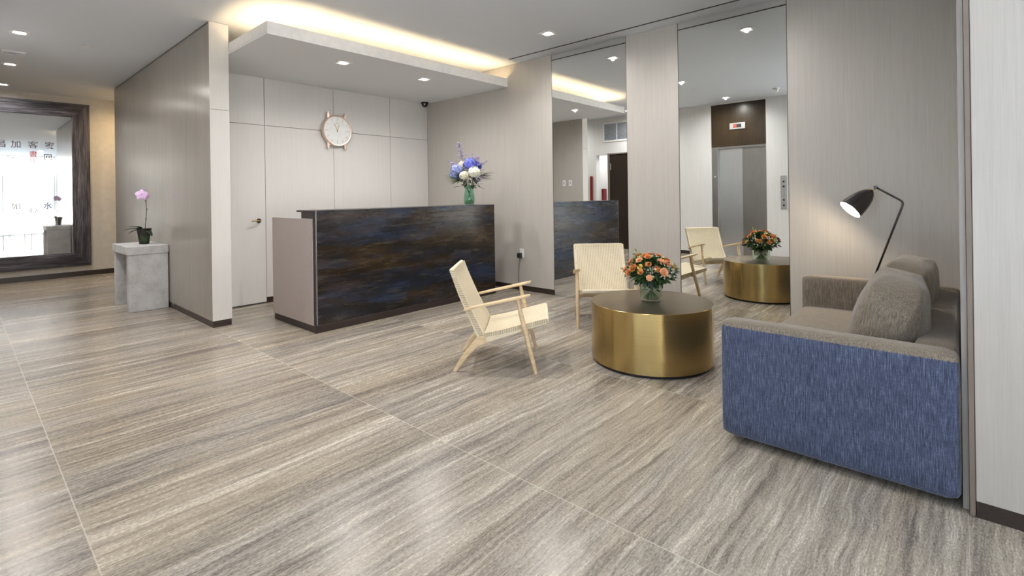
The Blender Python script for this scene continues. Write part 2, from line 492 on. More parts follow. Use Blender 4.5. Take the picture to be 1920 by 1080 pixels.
def thing(name, label, cat, loc=(0, 0, 0), rz=0, group=None):
    o = bpy.data.objects.new(name, None); COL.objects.link(o)
    o.location = loc; o.rotation_euler = (0, 0, rz); o.empty_display_size = .1
    o['label'] = label; o['category'] = cat
    if group: o['group'] = group
    return o
def tag(o, label, cat, group=None):
    o['label'] = label; o['category'] = cat
    if group: o['group'] = group
    return o
def struct(o, label=None):
    o['kind'] = 'structure'
    if label: o['label'] = label
    return o
def copy_tree(o, parent=None):
    c = o.copy(); COL.objects.link(c)
    if parent: c.parent = parent
    for ch in list(o.children): copy_tree(ch, c)
    return c

# ================================================================== SETTING
struct(MB().box((-4.2, -4.56, -.12), (7.4, 12, 0)).build('floor', 'floor'))
struct(MB().box((-4.3, -4.7, H), (7.4, 12, H + .15)).build('ceiling', 'ceiling'))

def panels_x(mb, x, ys, zs, thick, gap=.005, sgn=1):
    """panel slabs whose visible face lies on plane x, body behind it (sgn=+1: body at larger x)"""
    for y0, y1 in zip(ys, ys[1:]):
        for z0, z1 in zip(zs, zs[1:]):
            mb.box((x, y0 + gap / 2, z0 + gap / 2), (x + sgn * thick, y1 - gap / 2, z1 - gap / 2), .0012, 1)
def panels_y(mb, y, xs, zs, thick, gap=.005, sgn=1):
    for x0, x1 in zip(xs, xs[1:]):
        for z0, z1 in zip(zs, zs[1:]):
            mb.box((x0 + gap / 2, y, z0 + gap / 2), (x1 - gap / 2, y + sgn * thick, z1 - gap / 2), .0012, 1)

# right wall with its mirrors: panel segments in plane x = WX
GZ = 2.175
mb = MB()
panels_x(mb, WX, [3.842, DY + .02], [BB, H], .03)
panels_x(mb, WX, [2.186, 2.79], [BB, H], .03)
panels_x(mb, WX, [-.01, 1.163], [BB, H], .03)
mb.box((WX + .022, -.2, 0), (WX + .25, EY + .2, H), mi=1)
struct(mb.build('wall_right', ['veneer', 'groove']))
mb = MB()
for a, b in ((3.842, DY), (2.186, 2.79), (-.01, 1.163)):
    mb.box((WX + .006, a, 0), (WX + .03, b, BB), 0)
struct(mb.build('baseboard_right', 'basebd'))

# near wall block (front face x = NX, side face y ~ 0 behind the sofa)
mb = MB()
mb.box((NX, -4.4, BB), (NX + .06, -.032, H), .002, 1)
mb.box((NX + .03, FY, 0), (NX + .3, -.012, H), mi=1)
mb.box((NX + .001, -.030, .005), (NX + .05, -.014, H), mi=2)
mb.box((NX + .05, -.40, 0), (WX + .02, .006, H), mi=0)
struct(mb.build('wall_near', ['veneer', 'groove', 'jamb']))
struct(MB().box((NX + .006, -4.4, 0), (NX + .05, -.033, BB)).build('baseboard_near', 'basebd'))

# wall behind the desk, with a flush door at its left end
mb = MB()
xs = [2.541, 3.447, 4.354, WX]
panels_y(mb, DY, xs, [BB, GZ], .03); panels_y(mb, DY, xs, [GZ, H], .03)
panels_y(mb, DY, [PX1, 2.541], [GZ, H], .03)
mb.box((PX1, DY + .024, 0), (WX, DY + .15, H), mi=1)
struct(mb.build('wall_back', ['backv', 'groove']))
struct(MB().box((2.543, DY + .004, 0), (WX, DY + .03, BB)).build('baseboard_back', 'basebd'))
dr = struct(MB().box((PX1 + .004, DY, .014), (2.5385, DY + .022, GZ - .0025), .0012, 1).build('door_1', 'backv'))
mb = MB()
mb.lathe([(0, 0), (.027, 0), (.027, .008), (.024, .011), (0, .011)], 24, mat=Matrix.Translation((2.458, DY, 1.01)) @ Matrix.Rotation(radians(90), 4, 'X'))
h = mb.build('door_handle', 'darkbronze', dr, smooth=True, angle=40)
mb = MB().tube([(2.458, DY - .008, 1.01), (2.458, DY - .05, 1.01), (2.44, DY - .06, 1.011), (2.39, DY - .06, 1.012), (2.355, DY - .058, 1.006)], [.009, .009, .010, .0085, .006], 12)
mb.build('lever', 'brassy', h, smooth=True)

# partition
mb = MB()
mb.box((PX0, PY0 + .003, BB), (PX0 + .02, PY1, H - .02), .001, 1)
mb.box((PX1 - .02, PY0 + .003, BB), (PX1, PY1, H), .001, 1, mi=3)
mb.box((PX0 + .001, PY0, BB), (PX1 - .001, PY0 + .02, GZ - .002), .001, 1, mi=4)
mb.box((PX0 + .001, PY0, GZ + .002), (PX1 - .001, PY0 + .02, H - .004), .001, 1, mi=4)
mb.box((PX0 + .01, PY0 + .01, 0), (PX1 - .01, PY1 - .002, H), mi=2)
struct(mb.build('wall_partition', ['partv', 'whitev', 'groove', 'veneer', 'backv']))
mb = MB().box((PX0 + .004, PY0 + .004, 0), (PX1 - .004, PY1 - .004, BB))
struct(mb.build('baseboard_partition', 'basebd'))

# far wall
struct(MB().box((-2.6, EY, 0), (WX + .2, EY + .15, H)).build('wall_far', 'farv'))
struct(MB().box((-2.6, EY - .012, 0), (WX, EY - .001, .085), .003, 1).build('baseboard_far', 'basebd'))
struct(MB().box((PX1, 9.2, 0), (WX + .02, 9.32, H)).box((2.4, 9.32, 0), (2.5, EY, H)).build('wall_corridor', 'farv'))

# lift wall (only in the mirrors): plane x = LX
mb = MB()
T = LX - .16
for a, b, z0, z1 in ((2.0, 2.72, 0, H), (3.74, 5.36, 0, H), (2.72, 3.74, 3.022, H), (5.36, 6.46, 2.19, H), (6.46, 8.0, 0, H)):
    mb.box((T, a, z0), (LX, b, z1))
mb.box((-2.6, 8.0, 0), (LX, 8.12, H)).box((-2.6, 8.12, 0), (-2.48, EY, H))
struct(mb.build('wall_left', 'whitev'))
mb = MB().box((LX - .002, 2.0, 0), (LX + .008, 2.72, BB)).box((LX - .002, 3.74, 0), (LX + .008, 5.30, BB)).box((LX - .002, 6.48, 0), (LX + .008, 8.0, BB))
struct(mb.build('baseboard_left', 'basebd'))
mb = MB().box((-4.2, 2.0, 0), (T, 2.12, H))
struct(mb.build('wall_entry', 'whitev'))
mb = MB().box((-1.4, 5.0, 0), (-1.3, 6.9, H)).box((-1.3, 5.0, 0), (T, 5.1, H)).box((-1.3, 6.8, 0), (T, 6.9, H))
struct(mb.build('wall_passage', 'whitev'))

# dark espresso door and its frame in the lift wall
mb = MB().box((LX - .02, 6.105, 0), (LX + .012, 6.145, 2.19)).box((LX - .02, 5.30, 0), (LX + .012, 5.36, 2.19)).box((LX - .02, 5.30, 2.19), (LX + .012, 6.145, 2.215))
struct(mb.build('trim_2', 'jamb'))
d2 = struct(MB().box((LX - .055, 5.362, .01), (LX - .01, 6.10, 2.185), .002, 1).build('door_2', 'doordark'))
mb = MB().tube([(LX - .01, 5.45, 1.02), (LX + .045, 5.45, 1.02), (LX + .05, 5.47, 1.02), (LX + .05, 5.58, 1.02)], .010, 10)
mb.lathe([(0, 0), (.028, 0), (.028, .008), (0, .008)], 20, mat=Matrix.Translation((LX - .008, 5.45, 1.02)) @ Matrix.Rotation(radians(90), 4, 'Y'))
mb.build('door_handle', 'brassy', d2, smooth=True, angle=40)
MB().box((LX - .012, 6.06, 1.83), (LX + .002, 6.085, 1.98), .002, 1).build('hinge', 'alu', d2)

# lowered ceiling over the desk with cove lighting above its edge
SB, ST, SY = 2.754, 2.868, 4.595
mb = MB().box((PX1 + .002, SY, SB), (WX - .001, DY - .001, SB + .03), .001, 1)
mb.box((PX1 + .002, SY + .0005, SB + .028), (WX - .001, SY + .02, ST), mi=1).box((PX1 + .0025, SY + .0195, SB + .028), (PX1 + .022, PY0 - .004, ST), mi=1)
mb.box((PX1 + .003, SY - .0015, SB), (WX - .0015, SY + .001, ST), mi=1)  # whiter front board carries the daylight on this face in its colour
sof = struct(mb.build('ceiling_soffit', ['soffit', 'trim']))
mb = MB().box((PX1 + .12, SY + .10, SB + .032), (WX - .05, SY + .125, SB + .047)).box((PX1 + .10, SY + .125, SB + .032), (PX1 + .125, PY0 - .1, SB + .047))
mb.build('led_strip', 'led', sof)

# reveal line where the partition meets the ceiling, and the slot diffuser
struct(MB().box((PX0 + .006, PY0 + .02, H - .02), (PX0 + .03, PY1 - .01, H - .001)).build('trim_1', 'groove'))
s = MB().box((4.838, -.2, H - .004), (4.856, 4.372, H + .004)).build('slot_diffuser', 'matblack')
tag(s, 'long thin black slot diffuser let into the ceiling along the mirrored wall', 'air vent')

# storefront glazing behind the camera, seen in the framed looking glass
fr = MB()
xs = [-4.05, -2.7, -1.35, 0, 1.35, NX]
for x in xs: fr.box((x - .03, FY - .05, 0), (x + .03, FY + .05, H), .003, 1)
for z in (.03, 2.55, H - .03):
    fr.box((-4.05, FY - .045, z - .03), (NX, FY + .045, z + .03), .003, 1)
w1 = struct(fr.build('window_1', 'alu'))
MB().box((-4.05, FY - .006, .05), (NX, FY + .006, H - .05)).build('window_pane', 'glass', w1)
fr = MB()
for y in (-4.45, -3.2, -1.95, -.7, .6, 1.97): fr.box((-4.15, y - .03, 0), (-4.05, y + .03, H), .003, 1)
for z in (.03, 2.4, H - .03): fr.box((-4.145, -4.45, z - .03), (-4.055, 1.98, z + .03), .003, 1)
w2 = struct(fr.build('added_window', 'alu'))  # unseen glazing added on the entry side for more daylight
MB().box((-4.106, -4.45, .05), (-4.094, 1.98, H - .05)).build('window_pane', 'glass', w2)
struct(MB().box((-14, -12, -.14), (-4.2, 12, -.02)).box((-4.2, -12, -.14), (16, FY - .06, -.02)).build('ground_pavement', 'pavement'))
fc = MB().box((-14, -13, -.1), (16, -12.4, 3.6))
for k in range(9):
    fc.box((-13 + k * 3.2, -12.41, .8), (-11.2 + k * 3.2, -12.36, 2.6), mi=1)
struct(fc.build('wall_across_street', ['facade', 'facwin']))

# ================================================================== CEILING FITTINGS
FIT = dict(n=0)
def downlight(x, y, z=H, label='', power=55, color=(1.0, .965, .925)):
    t = thing('recessed_downlight', label, 'ceiling light', (x, y, z), 0, 'square recessed downlights')
    mb = MB(); a, b = .075, .052
    for lo, hi in (((-a, -a), (a, -b)), ((-a, b), (a, a)), ((-a, -b), (-b, b)), ((b, -b), (a, b))):
        mb.box((lo[0], lo[1], -.006), (hi[0], hi[1], .0), .001, 1)
    mb.build('trim_ring', 'trim', t)
    MB().lathe([(0, -.004), (.040, -.004), (.043, -.001), (0, -.0008)], 24).build('lens', 'lampglow', t, smooth=True, angle=40)
    d = bpy.data.lights.new('downlight_beam', 'SPOT'); d.energy = power; d.color = color
    d.spot_size = radians(172); d.spot_blend = 1.0; d.shadow_soft_size = .02
    lo = bpy.data.objects.new('downlight_beam', d); COL.objects.link(lo); lo.parent = t; lo.location = (0, 0, -.014)
    return t
LAB = [
 (.461, 7.304, H, 'square recessed downlight in the hallway ceiling, nearest of the row of three'),
 (.479, 9.06, H, 'square recessed downlight midway along the hallway ceiling, beyond the square air vent'),
 (.488, 10.69, H, 'square recessed downlight last in the hallway row, closest to the timber framed looking glass'),
 (4.375, 3.36, H, 'square recessed downlight in the main ceiling in front of the narrower mirror'),
 (4.34, 1.72, H, 'square recessed downlight above the seating, seen reflected high in the wider mirror'),
 (2.32, 3.32, H, 'square recessed downlight in the middle of the lobby ceiling, reflected beside the veneer pier'),
 (.438, 3.27, H, 'square recessed downlight just in front of the lift doors, seen only in the wider mirror'),
 (2.32, 1.5, H, 'added unseen downlight in the lobby ceiling over the open floor nearest the sofa end'),  # not in view; added to light the open floor
 (.46, 5.3, H, 'square recessed downlight over the hallway mouth between the dark door and the partition'),
 (2.0, -1.6, H, 'added unseen downlight near the street window beside the near wall'),  # unseen lamp added to light the space by the near wall
 (-1.2, -1.6, H, 'added unseen downlight near the street window on the entry side'),  # unseen lamp put in to light the entry side
 (2.851, 5.02, SB, 'square recessed downlight in the lowered soffit, above the clock end of the desk'),
 (3.962, 5.02, SB, 'square recessed downlight in the lowered soffit, above the blue bouquet end of the desk'),
]
for x, y, z, l in LAB:
    pw = 40 if z < 3 else (14 if y < 0 else (34 if y > 10 else 54))
    if (x, y) == (2.32, 1.5): pw = 24
    if (x, y) == (2.32, 3.32): pw = 72
    if (x, y) == (4.34, 1.72): pw = 44
    downlight(x, y, z, l, pw)
def disc(x, y, r, label, name='sprinkler_cover', cat='sprinkler'):
    o = MB().lathe([(0, -.008), (r * .9, -.008), (r, -.004), (r, 0), (0, 0)], 24).build(name, 'white', None, smooth=True, angle=40)
    o.location = (x, y, H); tag(o, label, cat)
disc(1.021, 7.46, .04, 'small round sprinkler cover on the ceiling beside the partition top')
disc(3.748, 4.325, .04, 'small round sprinkler cover on the ceiling just in front of the glowing soffit')
disc(1.64, 3.387, .04, 'small round sprinkler cover in the mid lobby ceiling, seen in the wider mirror')
t = thing('ceiling_vent', 'flat square vent between two downlights in the hallway ceiling', 'air vent', (.474, 8.347, H))
mb = MB()
for a, b in (((-.10, -.10), (.10, -.085)), ((-.10, .085), (.10, .10)), ((-.10, -.085), (-.085, .085)), ((.085, -.085), (.10, .085))):
    mb.box((*a, -.012), (*b, 0))
mb.build('frame', 'trim', t)
mb = MB()
for k in range(5): mb.box((-.08, -.07 + k * .032, -.008), (.08, -.055 + k * .032, -.001))
mb.build('louvre', 'alu', t)
t = thing('emergency_spotlight', 'white twin head emergency light on the ceiling reflected near the edge of the wider mirror', 'ceiling light', (.689, 2.341, H))
MB().lathe([(0, -.02), (.05, -.02), (.06, -.006), (.06, 0), (0, 0)], 24).build('base', 'white', t, smooth=True, angle=40)
for sx in (-1, 1):
    MB().lathe([(0, 0), (.018, 0), (.034, .05), (.03, .052), (0, .045)], 16, mat=Matrix.Translation((0, sx * .02, -.02)) @ Matrix.Rotation(radians(sx * 115), 4, 'X')).build('lamp_head', 'white', t, smooth=True, angle=50)

t = thing('security_camera', 'small black dome security camera under the soffit in the corner by the desk', 'camera', (4.94, 6.25, SB))
MB().lathe([(0, 0), (.055, 0), (.055, -.022), (.05, -.03), (0, -.03)], 28).build('housing', 'matblack', t, smooth=True, angle=40)
MB().lathe([(.046, -.028), (.044, -.05), (.034, -.068), (.018, -.079), (0, -.082)], 28).build('dome', 'black', t, smooth=True)

# ================================================================== MIRRORS
def wall_mirror(y0, y1, label):
    t = thing('wall_mirror', label, 'mirror', (WX, (y0 + y1) / 2, 0))
    hw = (y1 - y0) / 2 - .003
    MB().box((.004, -hw, .003), (.010, hw, H - .003)).build('glass', 'mirror', t)
    MB().box((.003, -hw - .003, .001), (.012, -hw - .0005, H - .002)).box((.003, hw + .0005, .001), (.012, hw + .003, H - .002)).build('edge_channel', 'darkbronze', t)
wall_mirror(2.79, 3.842, 'narrower full height wall mirror reflecting the desk, next to the outlet panel')
wall_mirror(1.163, 2.186, 'wider looking full height wall mirror reflecting the lift, next to the floor lamp wall')

# ================================================================== RECEPTION DESK
DX0, DX1, D0, D1 = 2.253, 4.694, 4.526, 5.463
t = thing('reception_desk', 'long reception desk with patinated black steel front and taupe laminate end', 'desk', (0, 0, 0))
MB().box((DX0 + .02, D0, .075), (DX1, D0 + .025, 1.157), .002, 1).build('front_panel', 'steel_patina', t)
MB().box((DX0 + .016, D0 - .001, .075), (DX0 + .0215, D0 + .024, 1.157), .001, 1).build('panel_edge', 'edge', t)
MB().box((DX0 - .006, D0 - .004, 0), (DX1 + .001, D0 + .02, .072), .002, 1).build('kick_plate', 'darkbrown', t)
mb = MB().box((DX0, D0 + .05, .065), (DX0 + .03, D1, 1.077), .001, 1)
mb.build('end_panel', 'deskside', t)
mb = MB().box((DX0 + .03, D1 - .03, .065), (DX1, D1, .74)).box((DX1 - .03, D0 + .03, .065), (DX1, D1, 1.077)).box((DX0 + .03, D0 + .05, .71), (DX1 - .03, D1 - .03, .74))
mb.build('carcass', 'deskside', t)
MB().box((DX0 + .004, D0 + .02, 0), (DX1 - .02, D1 - .02, .065)).build('plinth', 'darkbrown', t)
MB().box((DX0 + .004, D0 + .026, 1.140), (DX1, 4.900, 1.157), .001, 1).build('counter_top', 'darkbrown', t)
MB().box((DX0 + .006, D0 + .026, 1.080), (DX1 - .04, 4.803, 1.139)).box((DX0 + .008, D0 + .026, .07), (DX0 + .03, D0 + .0505, 1.08)).build('counter_riser', 'darkbrown', t)

# ================================================================== WALL CLOCK
t = thing('wall_clock', 'round rose gold wall clock shaped like a wristwatch case with a silver dial', 'clock', (3.475, DY - .001, 2.185))
RX = Matrix.Rotation(radians(90), 4, 'X')
R_ = .214
MB().lathe([(0, 0), (R_ * .93, 0), (R_, .018), (R_, .050), (R_ * .985, .060), (R_ * .95, .066), (R_ * .905, .064), (R_ * .895, .050), (0, .050)], 64, mat=RX).build('case', 'rosegold', t, smooth=True, angle=35)
MB().lathe([(0, .0505), (R_ * .893, .0505), (R_ * .893, .0535), (0, .0535)], 64, mat=RX).build('dial', 'dial', t, smooth=True, angle=35)
for sx in (-1, 1):
    for sz in (-1, 1):
        pts = [(sx * .098, sz * .175), (sx * .140, sz * .150), (sx * .140, sz * .210), (sx * .134, sz * .248), (sx * .120, sz * .254), (sx * .110, sz * .220)]
        MB().prism(pts, -.052, -.006).build('lug', 'rosegold', t, bevel=.006)
MB().tube([(R_ - .002, -.034, 0), (R_ + .022, -.034, 0)], .017, 18).build('crown', 'rosegold', t, smooth=True, angle=40)
for k in range(12):
    a = 2 * pi * k / 12; l = .026 if k % 3 else .04
    MB().box((-.0022, -.0555, .172 - l), (.0022, -.0533, .172), mat=Matrix.Rotation(a, 4, 'Y')).build('hour_marker', 'brassy', t)
def hand(ang, L, w, y):
    m = Matrix.Rotation(radians(ang), 4, 'Y')
    MB().box((-w, y - .0015, -.02), (w, y, L), mat=m).build('hand', 'brassy', t)
hand(18, .085, .0035, -.0565); hand(-28, .10, .0028, -.0585)
MB().lathe([(0, .0535), (.009, .0535), (.007, .061), (0, .061)], 16, mat=RX).build('centre_pin', 'brassy', t, smooth=True)
mb = MB()
for k in range(5): mb.box((-.018 + k * .008, -.0548, .098), (-.0135 + k * .008, -.0533, .106))
mb.build('dial_mark', 'brassy', t)

# ================================================================== OUTLET AND ADAPTER
t = thing('power_outlet', 'white wall outlet low on the veneer panel between desk and mirror', 'outlet', (WX, 4.375, .50))
MB().box((-.006, -.037, -.060), (-.0005, .037, .060), .002, 2).build('cover_plate', 'white', t)
MB().box((-.0085, -.018, -.035), (-.006, .018, .035), .001, 1).build('socket', 'trim', t)
t = thing('power_adapter', 'black plug adapter in the wall outlet with its thin cord hanging down', 'adapter', (WX, 4.392, .470))
MB().box((-.060, -.026, -.032), (-.009, .026, .032), .005, 2).build('adapter_body', 'matblack', t)
MB().tube([(-.035, .0, -.030), (-.030, .006, -.08), (-.022, .022, -.15), (-.022, .030, -.25), (-.022, .032, -.36), (-.03, .035, -.455), (-.06, .02, -.4655)], .0028, 8).build('cord', 'matblack', t, smooth=True)

# ================================================================== FRAMED LOOKING GLASS
def mitred_frame(t, x0, x1, z0, z1, w, y0, y1):
    """four mitred boards, uv runs along each board"""
    def board(P):
        me = bpy.data.meshes.new('frame_board')
        n = 24; bm = bmesh.new(); uvl = bm.loops.layers.uv.new()
        L = (Vector(P[1]) - Vector(P[0])).length; rnd = random.Random(int(L * 1000) + int(P[0][0] * 77))
        rows = []
        prof = [(0, y1), (0, y0), (.02, y0 - .012), (.5, y0 - .016), (.98, y0 - .008), (1, y0), (1, y1)]
        offx = rnd.uniform(0, 9)
        for i in range(n + 1):
            a = i / n; o_ = Vector(P[0]).lerp(Vector(P[1]), a); q = Vector(P[3]).lerp(Vector(P[2]), a)
            r = []
            for f, y in prof:
                p = o_.lerp(q, f); jit = rnd.uniform(-.003, .003) if y < y0 else 0
                r.append((bm.verts.new((p.x, y + jit, p.y)), (offx + a * L, offx + f * w)))
            rows.append(r)
        for i in range(n):
            for j in range(len(prof) - 1):
                q = [rows[i][j], rows[i + 1][j], rows[i + 1][j + 1], rows[i][j + 1]]
                f = bm.faces.new([v for v, _ in q])
                for lp, (_, uv) in zip(f.loops, q): lp[uvl].uv = uv
        bmesh.ops.recalc_face_normals(bm, faces=bm.faces); bm.to_mesh(me); bm.free()
        me.materials.append(MAT['timber'])
        o = bpy.data.objects.new('frame_board', me); COL.objects.link(o); o.parent = t
    A, B, C_, D_ = (x0, z0), (x1, z0), (x1, z1), (x0, z1)
    a, b, c, d = (x0 + w, z0 + w), (x1 - w, z0 + w), (x1 - w, z1 - w), (x0 + w, z1 - w)
    board((A, B, b, a)); board((B, C_, c, b)); board((C_, D_, d, c)); board((D_, A, a, d))
t = thing('framed_looking_glass', 'large looking glass in a wide charred timber frame with ink characters, on far wall', 'mirror', (0, EY, 0))
mitred_frame(t, -.95, 1.552, .18, 2.925, .228, -.055, -.004)
MB().box((-.75, -.022, .38), (1.34, -.006, 2.72)).build('glass', 'framed', t)
# characters and hanging lines on the glass, placed as in the photograph
def glyph_text(body, x, z, size, mat, name='glass_character'):
    try:
        c = bpy.data.curves.new(name, 'FONT'); c.body = body; c.size = size; c.align_x = 'CENTER'; c.align_y = 'CENTER'; c.extrude = .0004; c.offset = .0009
        o = bpy.data.objects.new(name, c); COL.objects.link(o)
        o.data.materials.append(MAT[mat])
        dg = bpy.context.evaluated_depsgraph_get()
        me = bpy.data.meshes.new_from_object(o.evaluated_get(dg))
        bpy.data.objects.remove(o)
        o = bpy.data.objects.new(name, me); COL.objects.link(o)
        if not me.materials: me.materials.append(MAT[mat])
        o.parent = t; o.rotation_euler = (radians(90), 0, 0); o.location = (x, -.0235, z)
    except Exception as e:
        print('glyph failed', e)
for ch, x in zip('昌加客家', (.483, .649, .846, 1.044)):
    glyph_text(ch, x, 2.19, .125, 'blackish')
glyph_text('書', .846, 2.045, .10, 'reddish', 'red_mark'); glyph_text('印', .846, 1.95, .09, 'reddish', 'red_mark')
for ch, x, z, sz in (('一', .65, 1.97, .12), ('回', 1.02, 2.0, .11), ('如', .64, 1.20, .12), ('之', .644, 1.07, .09), ('心', .835, 1.14, .12), ('水', 1.01, 1.20, .12)):
    glyph_text(ch, x, z, sz, 'blackish')
mb = MB()
for x, z0, z1 in ((.492, .52, 1.94), (.735, .50, 1.39), (.815, .49, 1.35), (1.125, .80, 1.96)):
    mb.box((x - .003, -.0232, z0), (x + .003, -.0222, z1))
mb.build('glass_line', 'faint', t)

# ================================================================== CONCRETE TABLE AND ORCHID
t = thing('concrete_side_table', 'concrete waterfall side table with slab legs against the partition', 'table', (0, 0, 0))
CX0, CX1, CY0, CY1 = 1.30, 1.686, 7.02, 7.79
MB().box((CX0 - .012, CY0 - .012, .655), (CX1, CY1, .748), .004, 2).build('table_top', 'concrete', t)
MB().box((CX0, CY0, 0), (CX1 - .004, CY0 + .095, .6545), .004, 2).build('slab_leg', 'concrete', t)
MB().box((CX0, CY1 - .10, 0), (CX1 - .004, CY1 - .005, .6545), .004, 2).build('slab_leg', 'concrete', t)

def leaf_pts(L, w, droop=.2, fold=.15, n=7):
    """leaf lying along +x: two half rows"""
    P = []
    for i in range(n + 1):
        a = i / n; ww = w * sin(pi * min(1, a * .94 + .03)) ** .8
        x = L * a; z = -droop * L * a * a
        P.append([(x, -ww / 2, z + fold * ww), (x, 0, z), (x, ww / 2, z + fold * ww)])
    return P
def add_leaf(mb, pos, dirv, L, w, droop=.2, fold=.15, roll=0, n=6):
    d = Vector(dirv).normalized(); up = Vector((0, 0, 1))
    if abs(d.z) > .95: up = Vector((1, 0, 0))
    y = up.cross(d).normalized(); z = d.cross(y)
    m = Matrix(((d.x, y.x, z.x, pos[0]), (d.y, y.y, z.y, pos[1]), (d.z, y.z, z.z, pos[2]), (0, 0, 0, 1))) @ Matrix.Rotation(roll, 4, 'X')
    P = [[tuple(m @ Vector(p)) for p in r] for r in leaf_pts(L, w, droop, fold, n)]
    mb.grid(P)

t = thing('potted_orchid', 'small potted orchid with one lilac bloom on the concrete side table', 'orchid', (1.525, 7.38, .748))
MB().lathe([(0, 0), (.046, 0), (.052, .01), (.062, .10), (.074, .175), (.078, .18), (.078, .186), (.070, .186), (.060, .165), (0, .165)], 36).build('pot', 'potdark', t, smooth=True, angle=40)
MB().lathe([(0, .172), (.05, .170), (.063, .166), (0, .166)], 24).build('soil', 'soil', t, smooth=True)
for i, (an, L, el, w) in enumerate(((205, .14, 1.3, .075), (175, .145, .75, .08), (150, .12, .35, .07), (262, .15, -.9, .085), (290, .12, .1, .06))):
    mb = MB(); a = radians(an)
    add_leaf(mb, (0.02 * cos(a), .02 * sin(a), .17), (cos(a), sin(a), el), L, w, .7, .12)
    o = mb.build('leaf', 'leafdark', t, smooth=True); md = o.modifiers.new('s', 'SOLIDIFY'); md.thickness = .003
st = [(0.01, 0, .17), (.025, .01, .30), (.028, .01, .42), (.025, .0, .52), (.012, -.01, .575), (-.012, -.015, .60)]
MB().tube(st, [.004, .0035, .003, .003, .0025, .002], 8).build('stem', plain('orchid_stem', (.10, .06, .05), .5), t, smooth=True)
for k, (x, y, z) in enumerate(st[1:5]):
    MB().lathe([(0, -.008), (.006, 0), (0, .010)], 8, center=(x + (.007 if k % 2 else -.007), y, z)).build('bud', 'leafdark', t, smooth=True)
def orchid_bloom(pos, s, face, rz):
    mb = MB()
    for k in range(5):
        a = 2 * pi * k / 5 + pi / 2
        w = .055 if k in (1, 4) else .038
        mm = MB(); add_leaf(mm, (0, 0, 0), (cos(a), sin(a), .18), .052 * s, w * s, .35, -.1)
        mb.add(mm.v, mm.f)
    mb.lathe([(0, -.004), (.008 * s, .004), (.010 * s, .014), (0, .02)], 10)
    o = mb.build('bloom', 'orchidp', t, smooth=True)
    o.location = pos; o.rotation_euler = face
orchid_bloom((-.030, -.03, .600), 1.25, (radians(75), 0, radians(-25)), 0)
orchid_bloom((.008, -.02, .585), 1.05, (radians(80), radians(15), radians(5)), 0)

# ================================================================== BRASS DRUM TABLE
t = thing('drum_coffee_table', 'round brushed brass drum coffee table in front of the sofa', 'table', (3.581, 1.791, 0))
MB().lathe([(.4535, .022), (.4535, .4455), (.452, .447), (.4515, .447)], 128).lathe([(.446, .023), (.4535, .0225)], 128).build('drum', 'brass', t, smooth=True, angle=35)
MB().lathe([(.4515, .4470), (.447, .4477), (0, .4477)], 128).build('table_top', 'bronze', t, smooth=True, angle=35)
MB().lathe([(0, 0), (.435, 0), (.435, .024), (0, .024)], 96).build('plinth', 'matblack', t, smooth=True, angle=35)

# ================================================================== FLOWERS
def frame_for(d):
    d = Vector(d).normalized(); up = Vector((0, 0, 1)) if abs(d.z) < .95 else Vector((1, 0, 0))
    x = up.cross(d).normalized(); y = d.cross(x)
    return Matrix(((x.x, y.x, d.x), (x.y, y.y, d.y), (x.z, y.z, d.z))).to_4x4()
def ranunculus(r):
    """layered ruffled bloom, opening towards +z"""
    mb = MB(); rnd = random.Random(int(r * 1e5))
    for ring, (rr, el, n) in enumerate(((.25, 1.4, 4), (.5, 1.0, 5), (.8, .55, 7), (1.0, .1, 8))):
        for k in range(n):
            a = 2 * pi * k / n + ring * .5 + rnd.uniform(-.1, .1)
            mm = MB(); L = r * (.55 + .5 * rr)
            add_leaf(mm, (0, 0, -r * .2), (cos(a), sin(a), el), L, L * 1.0, -.35 * (1.2 - rr), .28, n=3)
            mb.add(mm.v, mm.f)
    mb.lathe([(0, -r * .35), (r * .35, -r * .1), (r * .4, r * .15), (r * .2, r * .4), (0, r * .45)], 8)
    return mb
def floret_ball(r, n, petal):
    mb = MB()
    for k in range(n):
        z = 1 - 2 * (k + .5) / n * .82; a = k * 2.39996; q = sqrt(max(0, 1 - z * z))
        d = Vector((q * cos(a), q * sin(a), z)); m = frame_for(d); c = d * r * random.uniform(.80, 1.14)
        m = Matrix.Translation(c) @ m @ Matrix.Rotation(random.uniform(0, 6), 4, 'Z')
        for j in range(4):
            mj = m @ Matrix.Rotation(j * pi / 2, 4, 'Z')
            mb.add([(0, 0, 0), (petal * .55, -petal * .42, .002), (petal, 0, petal * .15), (petal * .55, petal * .42, .002)], [(0, 1, 2, 3)], 0, mj)
    mb.lathe([(0, -r * .68), (r * .5, -r * .45), (r * .7, 0), (r * .5, r * .45), (0, r * .7)], 12)
    return mb

TABLE_Z = .4477
def rounded_square(r, n=40, p=3.2):
    return [(r * math.copysign(abs(cos(a)) ** (2 / p), cos(a)), r * math.copysign(abs(sin(a)) ** (2 / p), sin(a))) for a in [2 * pi * k / n for k in range(n)]]
def sq_shell(prof, rz):
    """rounded-square vessel from (r, z) profile"""
    mb = MB(); n = 40; rows = []
    for r, z in prof:
        rows.append([(x, y, z) for x, y in rounded_square(r, n)])
    vs = [p for r in rows for p in r]; fs = []
    for i in range(len(rows) - 1):
        for k in range(n):
            k2 = (k + 1) % n; fs.append((i * n + k, i * n + k2, (i + 1) * n + k2, (i + 1) * n + k))
    fs.append(tuple(range(n))); fs.append(tuple((len(rows) - 1) * n + k for k in range(n)))
    mb.add(vs, fs); return mb
VX, VY = 3.615, 1.805
t = thing('glass_vase', 'squarish clear glass vase of water and stems on the brass drum table', 'vase', (VX, VY, TABLE_Z + .0004), radians(20))
